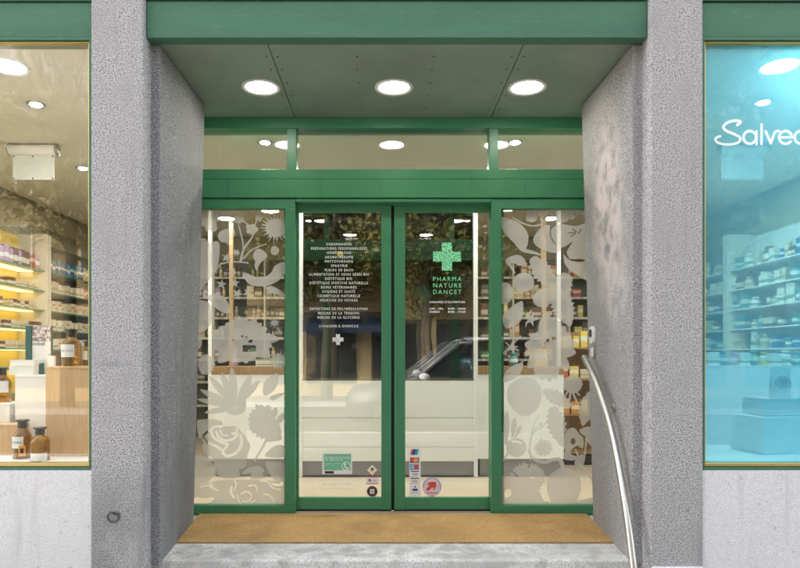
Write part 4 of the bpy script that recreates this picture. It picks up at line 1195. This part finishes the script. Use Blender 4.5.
# low gondola with yellow and dark goods right of the right counter
t = thing('display_gondola', (2.35,7.4,0), 'low dark wooden display stand behind the handrail side of the right sidelight', 'display stand')
MB().box(1.98,2.9,7.3,7.75,0,.10).build('plinth', M['black'], t)
MB().box(1.98,2.9,7.62,7.66,.10,1.5).build('back_board', M['oakdark'], t)
for z in (.12,.55,.95,1.3): MB().box(1.98,2.9,7.3,7.619,z,z+.02).build('shelf', M['oakdark'], t)
for z in (.57,.97,1.32):
    x = 2.0
    while x < 2.8:
        wd, h = rnd.uniform(.07,.13), rnd.uniform(.10,.2)
        m = rnd.choice([yellowb,redb,orangeb,cream,yellowb])
        product('carton', carton(m), (x+wd/2,7.4,z+.001), (wd*.9,.1,h), '%s carton on the %s shelf of the low dark display stand' % (CN[m.name], {.57:'lowest',.97:'middle',1.32:'top'}[z]), 'carton', 'cartons on the display stand')
        x += wd+.01
# pendant lamp behind the dark screen
t = thing('pendant_lamp', (PX(340,7.6),7.6,PZ(254,7.6)), 'small warm glowing pendant bulb behind the dark glass screen', 'pendant lamp')
q = P(340,254,7.6)
MB().sphere(q, .036, 16, 10).build('bulb', M['warm'], t)
MB().tube([q+Vector((0,0,.036)), Vector((q.x,q.y,ZC))], .004, 6).build('cord', M['black'], t)
MB().lathe((q.x,q.y,q.z+.036), [(.018,0),(.018,.05)], 12).build('socket', M['black'], t)

# ------------------------------------------------------------------ window displays
ZP = PZ(461.5, 3.77)
def platform(x0, x1, lab, back=False):
    t = thing('display_platform', ((x0+x1)/2, 4.15, ZP-.1), lab, 'platform')
    MB().box(x0, x1, 3.775, 4.62, ZP-.03, ZP).build('board', M['white'], t)
    MB().box(x0, x1, 4.56, 4.62, 0, ZP-.031).build('support', M['white'], t)
    return t
platform(XL+.05, PX(91,YP)-.01, 'white display board behind the left shop window')
platform(PX(703,YP)+.01, XR-.05, 'white display board behind the blue film window')
def block(name, x0, x1, y0, y1, z0, z1, m, lab, rz=0):
    t = thing(name, ((x0+x1)/2,(y0+y1)/2,z0), lab, 'display block')
    cx_, cy_ = (x0+x1)/2, (y0+y1)/2
    MB().rbox((cx_,cy_,z0), x1-x0, y1-y0, z1-z0-.018, rz).build('body', m, t, .002)
    MB().rbox((cx_,cy_,z1-.0175), x1-x0+.001, y1-y0+.001, .0175, rz).build('top', m, t, .002)
    return t
yw = 3.97
block('wooden_block', PX(45.5,yw), PX(95,yw), yw, yw+.30, ZP+.001, PZ(366.5,yw), M['oak'], 'tall oak display block carrying the large apothecary bottle')
ywb = 4.14
block('white_block', PX(15,ywb), PX(46,ywb)+.12, ywb, ywb+.30, ZP+.001, PZ(375,ywb), M['white'], 'tall white display block carrying small white cartons')
y2 = 4.02
block('wooden_block', PX(-45,y2), PX(21,y2), y2-.02, y2+.095, ZP+.001, PZ(424,y2), M['oak'], 'low oak display block at the left edge of the window', .0)
y3 = 4.17
block('white_block', PX(-45,y3), PX(14,y3), y2+.1, y3+.16, ZP+.001, PZ(403,y3), M['white'], 'white display block carrying the bottle at the photo edge')

amber = bpy.data.materials.new('amber_glass'); amber.use_nodes = True
b = amber.node_tree.nodes['Principled BSDF']
b.inputs['Base Color'].default_value = (.46,.25,.03,1); b.inputs['Roughness'].default_value = .05; b.inputs['Transmission Weight'].default_value = .85; b.inputs['IOR'].default_value = 1.3
b.inputs['Coat Weight'].default_value = .6
stopper = mat('dark_stopper', (.03,.032,.018), .25)
def bottle(x, y, z, r, h, lab, text=None, lab_z=(.28,.58), flap=None, face=0.0, label_w=1.5, hz=None):
    t = thing('apothecary_bottle', (x,y,z), lab, 'bottle', 'amber apothecary bottles')
    prof = [(r*.94,0),(r,.02*h),(r,.54*h),(r*.95,.60*h),(r*.78,.68*h),(r*.56,.74*h),(r*.49,.77*h),(r*.48,.80*h)]
    MB().lathe((x,y,z), prof, 32).build('body', amber, t)
    MB().lathe((x,y,z), [(r*.49,.785*h),(r*.52,.79*h),(r*.50,.92*h),(r*.54,.935*h),(r*.72,.96*h),(r*.72,.985*h),(r*.64,1.0*h)], 28).build('stopper', stopper, t)
    def patch(a0, a1, z0, z1, m, nm, rr):
        n = 12; vs = []; fs = []
        for i in range(n+1):
            a = -math.pi/2+face+a0+(a1-a0)*i/n
            for zz_ in (z0,z1): vs.append((x+rr*math.cos(a), y+rr*math.sin(a), z+zz_*h))
        for i in range(n): fs.append((2*i,2*i+2,2*i+3,2*i+1))
        mb = MB(); mb.add(vs, fs, True); return mb.build(nm, m, t)
    patch(-label_w/2, label_w/2, lab_z[0], lab_z[1], pw, 'label', r+.0012)
    if flap: patch(.28, .95, .08, .36, pora, 'orange_hazard_label', r+.002); patch(.42,.75,.16,.28, pk, 'hazard_symbol', r+.0026)
    if text:
        o = text_obj(text, r*.34, Matrix.Identity(4), pnavy, t, 'label_lettering')
        off = wpos(t); zt_ = z+h*(lab_z[0]+lab_z[1])/2-r*.12
        for v in o.data.vertices:
            u = v.co.x+off.x; vv = v.co.y+off.y
            a = -math.pi/2+face+u/(r)
            v.co = Vector((x+(r+.002)*math.cos(a), y+(r+.002)*math.sin(a), zt_+vv))-off
    return t
def b_px(px, pybot, pytop, wpx, y, lab, **k):
    r = wpx*y/F/2; z = PZ(pybot,y); h = (pybot-pytop)*y/F
    return bottle(PX(px,y), y, z, r, h, lab, **k)
zt1 = PZ(366.5,3.97)
def y_on(z, py): return F*(EYE-z)/(py-VY)
b_px(22.5,458.2,419.5,18,3.90,'amber bottle with an orange hazard label standing on the white display board',text='THYMOL',flap=True,face=-.15)
b_px(40,461.2,427,18,3.82,'shorter amber bottle with a low white label at the front of the display board',lab_z=(.04,.26),face=.3,label_w=1.9)
bz = 4.06
b_px(71.3,366.0,329,18.5,bz,'large amber bottle labelled in navy letters on the tall oak block',text='TALCUM',face=-.1,label_w=1.7,lab_z=(.24,.58))
b_px(87.5,365.8,341,11,bz+.05,'small amber bottle half hidden by the window frame on the oak block',face=-.4,label_w=1.7,lab_z=(.24,.6))
b_px(1.5,403,367,18,4.24,'amber bottle with a white label at the left edge of the photo',face=.5,lab_z=(.3,.62))
# cartons and cards on the white block
zt2 = PZ(375,ywb)
def carton_at(px0, px1, pytop, pybot, y, d, m, lab, cat='carton', rz=0, zb=None):
    x0, x1 = PX(px0,y), PX(px1,y); z0 = zt2+.001 if zb is None else zb; h = (pybot-pytop)*y/F
    return product('carton', carton(m), ((x0+x1)/2, y+d/2, z0), (x1-x0, d, h), lab, cat, None, rz)
plainw = paint('plain_white_card', (.76,.75,.73)); dgreen = paint('dark_green_card', (.015,.09,.075)); pale = paint('pale_grey_card', (.62,.61,.58))
carton_at(9,33,366,374.5,4.17,.12,plainw,'flat white carton at the front of the white block')
c1 = carton_at(10,35,358.5,364.5,4.19,.10,plainw,'flat white carton on top of another on the white block', zb=zt2+.001+.056)
c2 = carton_at(33.5,40,358,369,4.24,.05,dgreen,'small dark green carton on the white block')
for i, (a, b_) in enumerate(((40.5,48),(48.5,53.5))):
    carton_at(a,b_,348.5+i*1.5,368.5,4.30-.02*i,.03,plainw,('taller','shorter')[i]+' slim white carton standing on the white block', rz=.06)
cd = thing('counter_card', (PX(40,4.38),4.38,zt2), 'display card with green edge and blossom photograph behind the white cartons', 'display card')
yk = 4.38
def card_rect(nm, a, b_, c_, d_, m, dy=0, th=.004):
    x0, x1 = PX(a,yk), PX(c_,yk); return MB().box(x0, x1, yk-dy, yk-dy+th, PZ(d_,yk), PZ(b_,yk)).build(nm, m, cd)
card_rect('card_spine', 27, 326, 33, 368, dgreen, .02, .02)
photo = mat('blossom_print', (.30,.22,.26), .4, noise=[(60,.48,.6,(.75,.68,.66)),(35,.55,.62,(.03,.05,.03)),(25,.6,.68,(.12,.25,.06))])
card_rect('blossom_picture', 33.2, 326, 51.5, 341, photo, .012, .004)
card_rect('white_field', 33.2, 341.2, 51.5, 368, plainw, .012, .004)
text_obj('Biokel', .042, front(PX(38.3,yk), yk-.013, PZ(345.5,yk)), pk, cd, 'card_lettering')
card_rect('card_back', 33.2, 326, 52.5, 368, dgreen, .0, .006)

# right window: white display back, teal block, pale block, pouch, jars
yb_ = 4.52
t = thing('display_screen', (2.9,yb_,ZP), 'low white back panel of the display behind the blue film', 'panel')
MB().box(PX(703,YP)+.02, XR-.1, yb_, yb_+.03, ZP+.001, PZ(367,yb_)).build('board', M['white'], t)
MB().box(PX(703,YP)+.02, XR-.1, yb_-.002, yb_+.14, PZ(367,yb_)+.001, PZ(365.8,yb_)).build('ledge', M['white'], t)
x = PX(707,yb_+.07); zj = PZ(365.8,yb_)+.001; i = 0
jl = ['first','second','third','fourth','fifth','sixth','seventh','eighth','ninth','tenth','eleventh','twelfth','thirteenth','fourteenth']
while i < 14:
    wd = rnd.uniform(.058,.085); h = rnd.uniform(.085,.11)
    product('cream_jar' if i%3 else 'tub', jar([whiteb,tealb,lilacb,whiteb,greenb,yellowb,lilacb][i%7]) if i%3 else carton([whiteb,lilacb,tealb][i%3]), (x+wd/2, yb_+.07, zj), (wd*.95, wd*.8, h), jl[i]+' small pot from the left on the white ledge behind the blue film', 'pot', 'pots on the ledge behind the blue film')
    x += wd+.004; i += 1
ye = 4.05
block('pale_block', PX(757,ye), PX(800,ye)+.15, ye, ye+.3, ZP+.001, PZ(417,ye), M['white'], 'large pale display block behind the blue film', .12)
block('teal_block', PX(765,ye), PX(800,ye)+.12, ye+.04, ye+.26, PZ(417,ye)+.001, PZ(398.5,ye), mat('teal_lacquer',(.34,.58,.62),.4), 'smaller teal display block on the large pale one behind the blue film', .12)
t = thing('paper_pouch', (PX(781,4.12),4.12,PZ(398.5,4.05)), 'grey paper pouch with an oval emblem on the teal block', 'pouch')
pm = paint('pouch_paper', (.55,.62,.62)); zq = PZ(398.5,4.05)+.001
xa, xb = PX(772.5,4.12), PX(790.5,4.12); ht = (398.5-369)*4.12/F
MB().prism([(xa+.004,4.11,zq),(xb,4.11,zq),(xb,4.17,zq),(xa+.004,4.17,zq)], [(xa-.004,4.128,zq+ht),(xb+.003,4.128,zq+ht),(xb+.003,4.136,zq+ht),(xa-.004,4.136,zq+ht)]).build('bag', pm, t, fix=True)
# oval emblem follows the sloping front of the pouch
vs, fs = [], []
cxp, czp = (xa+xb)/2+.01, zq+ht*.52
for i in range(28):
    a = 2*math.pi*i/28
    for rr in (1.0, .9):
        dx, dz = .05*rr*math.cos(a), .036*rr*math.sin(a)
        yy = 4.11+.018*(czp+dz-zq)/ht-.002
        vs.append((cxp+dx, yy, czp+dz))
for i in range(28):
    j = (i+1)%28; fs.append((2*i,2*j,2*j+1,2*i+1))
MB().add(vs, fs).build('oval_emblem', pnavy, t, fix=True)
for k, (tw, dz) in enumerate(((.05,.016),(.07,.0),(.04,-.018))):
    yy = 4.11+.018*(czp+dz-zq)/ht-.003
    MB().box(cxp-tw/2, cxp+tw/2, yy-.001, yy, czp+dz-.003, czp+dz+.004).build('emblem_line', pnavy, t)
# ------------------------------------------------------------------ the street behind the camera (seen in the glass)
ochre = mat('ochre_plaster', (.52,.38,.22), .9, noise=[(.8,.45,.7,(.44,.32,.19))])
beige = mat('beige_plaster', (.55,.42,.24), .9, noise=[(.8,.45,.7,(.47,.35,.20))])
roofm = mat('roof_tiles', (.22,.10,.06), .9, noise=[(8,.45,.7,(.16,.07,.045))])
shut = mat('window_frame_white', (.75,.74,.70), .6)
pane_far = mat('far_window_glass', (.03,.035,.04), .08, spec=.8)
awn = mat('blue_awning_fabric', (.025,.045,.09), .8)
shopdark = mat('dark_shopfront', (.05,.05,.045), .4)
def house(x0, x1, h, wm, label, awning=None):
    y = -12.2
    t = thing('town_house', ((x0+x1)/2,y,-.13), label, 'building')
    MB().box(x0, x1, y-8, y, -.2, h).build('wall', wm, t)
    MB().prism([(x0-.3,y+.4,h),(x1+.3,y+.4,h),(x1+.3,y-8.4,h),(x0-.3,y-8.4,h)], [(x0+.6,y-3.5,h+1.6),(x1-.6,y-3.5,h+1.6),(x1-.6,y-4.5,h+1.6),(x0+.6,y-4.5,h+1.6)]).build('roof', roofm, t, fix=True)
    MB().box(x0, x1, y, y+.12, 2.95, 3.15).build('cornice', beige, t)
    n = max(2, int((x1-x0)/2.1))
    for i in range(n):
        cx_ = x0+(x1-x0)*(i+.5)/n
        for z0 in (3.7, 6.1):
            if z0+1.6 > h: continue
            f_ = MB().box(cx_-.5, cx_+.5, y+.001, y+.05, z0, z0+1.5).build('window', shut, t)
            for a in (-.44,.02): MB().box(cx_+a, cx_+a+.42, y+.051, y+.06, z0+.07, z0+1.43).build('pane', pane_far, f_)
            MB().box(cx_-.6, cx_+.6, y+.001, y+.16, z0-.1, z0-.01).build('sill', beige, f_)
        MB().box(cx_-.85, cx_+.85, y+.001, y+.04, .3, 2.5).build('shopfront', shopdark, t)
    if awning:
        a0_, a1_ = awning
        MB().prism([(a0_,y+.02,2.7),(a1_,y+.02,2.7),(a1_,y+1.3,2.25),(a0_,y+1.3,2.25)], [(a0_,y+.02,2.76),(a1_,y+.02,2.76),(a1_,y+1.3,2.31),(a0_,y+1.3,2.31)]).build('awning', awn, t, fix=True)
        MB().box(a0_, a1_, y+1.29, y+1.31, 2.02, 2.3).build('awning_valance', awn, t)
    return t
house(-22,-7.5,8.2,ochre,'ochre town house across the street reflected in the left window')
house(-7.4,6.0,8.6,beige,'beige town house with a blue awning across the street reflected in the doors',(-2.9,.1))
house(6.1,22,8.0,ochre,'ochre town house across the street on the blue window side')

leafm = mat('leaf_green', (.10,.105,.022), .6, noise=[(1.5,.4,.65,(.15,.145,.03)),(.6,.45,.7,(.17,.13,.02))])
barkm = mat('bark', (.10,.08,.06), .95, noise=[(12,.45,.7,(.06,.05,.04),(1,1,.2))])
def tree(x, y, h, cr, seedv, label):
    rr = random.Random(seedv)
    t = thing('street_tree', (x,y,-.13), label, 'tree', 'street trees opposite')
    top = h*.72
    mb = MB(); pts = [(x+rr.uniform(-.06,.06)*i, y+rr.uniform(-.06,.06)*i, -.2+top*i/6) for i in range(7)]
    mb.tube(pts, .1, 9, [.2-.02*i for i in range(7)])
    cl_ = []
    for k in range(20):
        a = rr.uniform(0,6.28); zz_ = rr.uniform(h*.40, h*.95); rad = cr*rr.uniform(.25,.95)*math.sin(math.pi*min(.97,(zz_-h*.30)/(h*.72)))
        c_ = Vector((x+rad*math.cos(a), y+rad*math.sin(a), zz_)); cl_.append((c_, cr*rr.uniform(.28,.46)))
        b0_ = Vector(pts[min(6, 3+k%4)])
        mb.tube([b0_, b0_.lerp(c_,.5)+Vector((0,0,.15)), c_], .03, 6, [.06,.04,.015])
    mb.build('trunk', barkm, t)
    nrm = np.random.RandomState(seedv)
    N = 520; vs = []; fs = []
    for c_, r_ in cl_:
        d = nrm.normal(size=(N,3)); d /= np.linalg.norm(d,axis=1)[:,None]; d *= (nrm.uniform(.25,1,size=(N,1))**.5)*r_
        u = nrm.normal(size=(N,3)); u /= np.linalg.norm(u,axis=1)[:,None]; v = np.cross(u, nrm.normal(size=(N,3))); v /= np.linalg.norm(v,axis=1)[:,None]
        s_ = nrm.uniform(.07,.13,size=(N,1))
        p = d+np.array(c_[:])
        q = np.stack([p-u*s_, p+v*s_*.55, p+u*s_, p-v*s_*.55], 1).reshape(-1,3)
        n0 = len(vs); vs.extend(map(tuple,q.tolist())); fs.extend([(n0+4*i,n0+4*i+1,n0+4*i+2,n0+4*i+3) for i in range(N)])
    MB().add(vs, fs).build('crown', leafm, t)
tree(-16,-10.2,11,3.2,1,'leafy street tree farthest left of the shop doors across the road')
tree(-8.5,-10.0,11.5,3.4,2,'leafy street tree across the road mirrored in the bottle window')
tree(-1.8,-10.3,9.5,3.3,3,'leafy street tree across the road mirrored in the left door')
tree(1.4,-9.9,8.8,2.9,6,'smaller leafy street tree across the road between the two door reflections')
tree(-5.0,-9.9,9.4,3.2,7,'leafy street tree across the road mirrored in the left sidelight')
tree(7.6,-10.0,9.4,3.2,8,'leafy street tree across the road mirrored in the right sidelight')
tree(4.2,-10.1,9.8,3.4,4,'leafy street tree across the road mirrored in the right door')
tree(11.5,-10.2,11,3.3,5,'leafy street tree across the road on the blue window side')

# parked car on the near kerb
def car(xc, yc, paint_, label, flip=1):
    t = thing('parked_car', (xc,yc,-.27), label, 'car', 'cars parked at the kerb')
    g0 = -.27
    glassm = M['car_glass']
    # stations along the length: x, half width, sill z, belt z
    st_ = [(-2.15,.66,.42,.72),(-2.05,.78,.30,.86),(-1.5,.87,.26,.95),(-.6,.90,.25,1.02),(.6,.90,.25,1.04),(1.5,.88,.26,1.04),(2.0,.82,.32,1.02),(2.12,.74,.42,.92)]
    ring_ = lambda x, w_, a, b_: [(xc+flip*x, yc-w_*.92, g0+a),(xc+flip*x, yc-w_, g0+(a+b_)*.5),(xc+flip*x, yc-w_*.95, g0+b_),(xc+flip*x, yc-w_*.6, g0+b_+.05),(xc+flip*x, yc+w_*.6, g0+b_+.05),(xc+flip*x, yc+w_*.95, g0+b_),(xc+flip*x, yc+w_, g0+(a+b_)*.5),(xc+flip*x, yc+w_*.92, g0+a)]
    vs = []; fs = []
    for s__ in st_: vs += ring_(*s__)
    n = 8
    for j in range(len(st_)-1):
        for k in range(n): fs.append((j*n+k, j*n+(k+1)%n, (j+1)*n+(k+1)%n, (j+1)*n+k))
    fs += [tuple(range(n)), tuple(range((len(st_)-1)*n, len(st_)*n))[::-1]]
    body = MB().add(vs, fs, True).build('body', paint_, t, fix=True)
    # greenhouse: base and roof rings
    base = [(-.95,.84),(2.02,.80)]; roof = [(.02,.70),(1.80,.68)]; zb_, zr_ = g0+1.02, g0+1.80
    bq = [(xc+flip*x, yc+s_*w_, zb_) for (x,w_), s_ in ((base[0],-1),(base[1],-1),(base[1],1),(base[0],1))]
    rq = [(xc+flip*x, yc+s_*w_, zr_) for (x,w_), s_ in ((roof[0],-1),(roof[1],-1),(roof[1],1),(roof[0],1))]
    MB().prism(bq, rq).build('glasshouse', glassm, t, fix=True)
    MB().prism([(a[0],a[1],zr_-.01) for a in rq], [((a[0]-xc-flip*.75)*.86+xc+flip*.75,(a[1]-yc)*.8+yc,zr_+.06) for a in rq]).build('roof', paint_, t, fix=True)
    sheen_grey = mat('sky_sheen_grey',(.20,.205,.21),.45,.3)  # grey painted in for the sky that pillars and rails reflect
    for i in range(4): MB().tube([bq[i], rq[i]], .05, 8).build('pillar', sheen_grey, t)
    for s_ in (0, 2):
        m0 = Vector(bq[0 if s_==0 else 3]).lerp(Vector(bq[1 if s_==0 else 2]), .48); m1 = Vector(rq[0 if s_==0 else 3]).lerp(Vector(rq[1 if s_==0 else 2]), .40)
        MB().tube([m0, m1], .035, 8).build('pillar', paint_, t)
        MB().tube([rq[0 if s_==0 else 3], rq[1 if s_==0 else 2]], .045, 8).build('roof_rail', sheen_grey, t)
    for x in (-1.35,1.35):
        for s_ in (-1,1):
            wv = MB().lathe((xc+flip*x, yc+s_*.78-.09, g0+.32), [(.20,.0),(.31,.01),(.325,.04),(.325,.16),(.31,.19),(.20,.20)], 24, 'y').build('tyre', M['rubber'], t)
            MB().lathe((xc+flip*x, yc+s_*.78-.095, g0+.32), [(.06,.0),(.19,.012),(.19,.198),(.06,.21)], 20, 'y').build('rim', M['greymetal'], wv)
    for s_ in (-1,1):
        MB().sphere((xc-flip*.72, yc+s_*.98, g0+1.12), .10, 10, 8, .75).build('mirror', M['black'] if s_ < 0 else pw, t)
        MB().sphere((xc-flip*2.02, yc+s_*.58, g0+.72), .11, 10, 8, .6).build('headlight', paint('headlight_glass',(.6,.6,.6),.1), t)
        MB().box(xc+flip*2.04, xc+flip*2.10, yc+s_*.72-.06, yc+s_*.72+.06, g0+.7, g0+.98).build('tail_light', pred, t)
    return t
M['car_glass'] = mat('car_window_glass', (.015,.018,.02), .05, spec=.8)
car(1.45,-2.45,mat('dark_grey_car_paint',(.06,.062,.068),.5,.2,coat=.1),'dark grey people carrier parked at the kerb mirrored in the right door')
car(-8.4,-2.6,mat('dark_green_car_paint',(.02,.05,.035),.25,.3,coat=.8),'dark green people carrier parked farther along the kerb')

# ------------------------------------------------------------------ look-alikes on the shelves are told apart by their place in the row
NUM = 'first second third fourth fifth sixth seventh eighth ninth tenth eleventh twelfth thirteenth fourteenth fifteenth sixteenth seventeenth eighteenth nineteenth twentieth'.split()
NUM += ['twenty-'+n_ for n_ in NUM[:9]] + ['thirtieth'] + ['thirty-'+n_ for n_ in NUM[:9]]
rows = {}
for o in col.objects:
    if o.parent is None and 'label' in o and 'group' in o: rows.setdefault(o['label'], []).append(o)
for lb, os_ in rows.items():
    if len(os_) < 2 or ' on the ' not in lb: continue
    head, rest = lb.split(' on the ', 1)
    right = 'right wall' in rest
    for i_, o in enumerate(sorted(os_, key=lambda q_: q_.location.y if abs(q_.location.x) > 3.7 else q_.location.x)):
        o['label'] = '%s %s from the %s on the %s' % (NUM[i_], head, 'right' if right else 'left', rest)
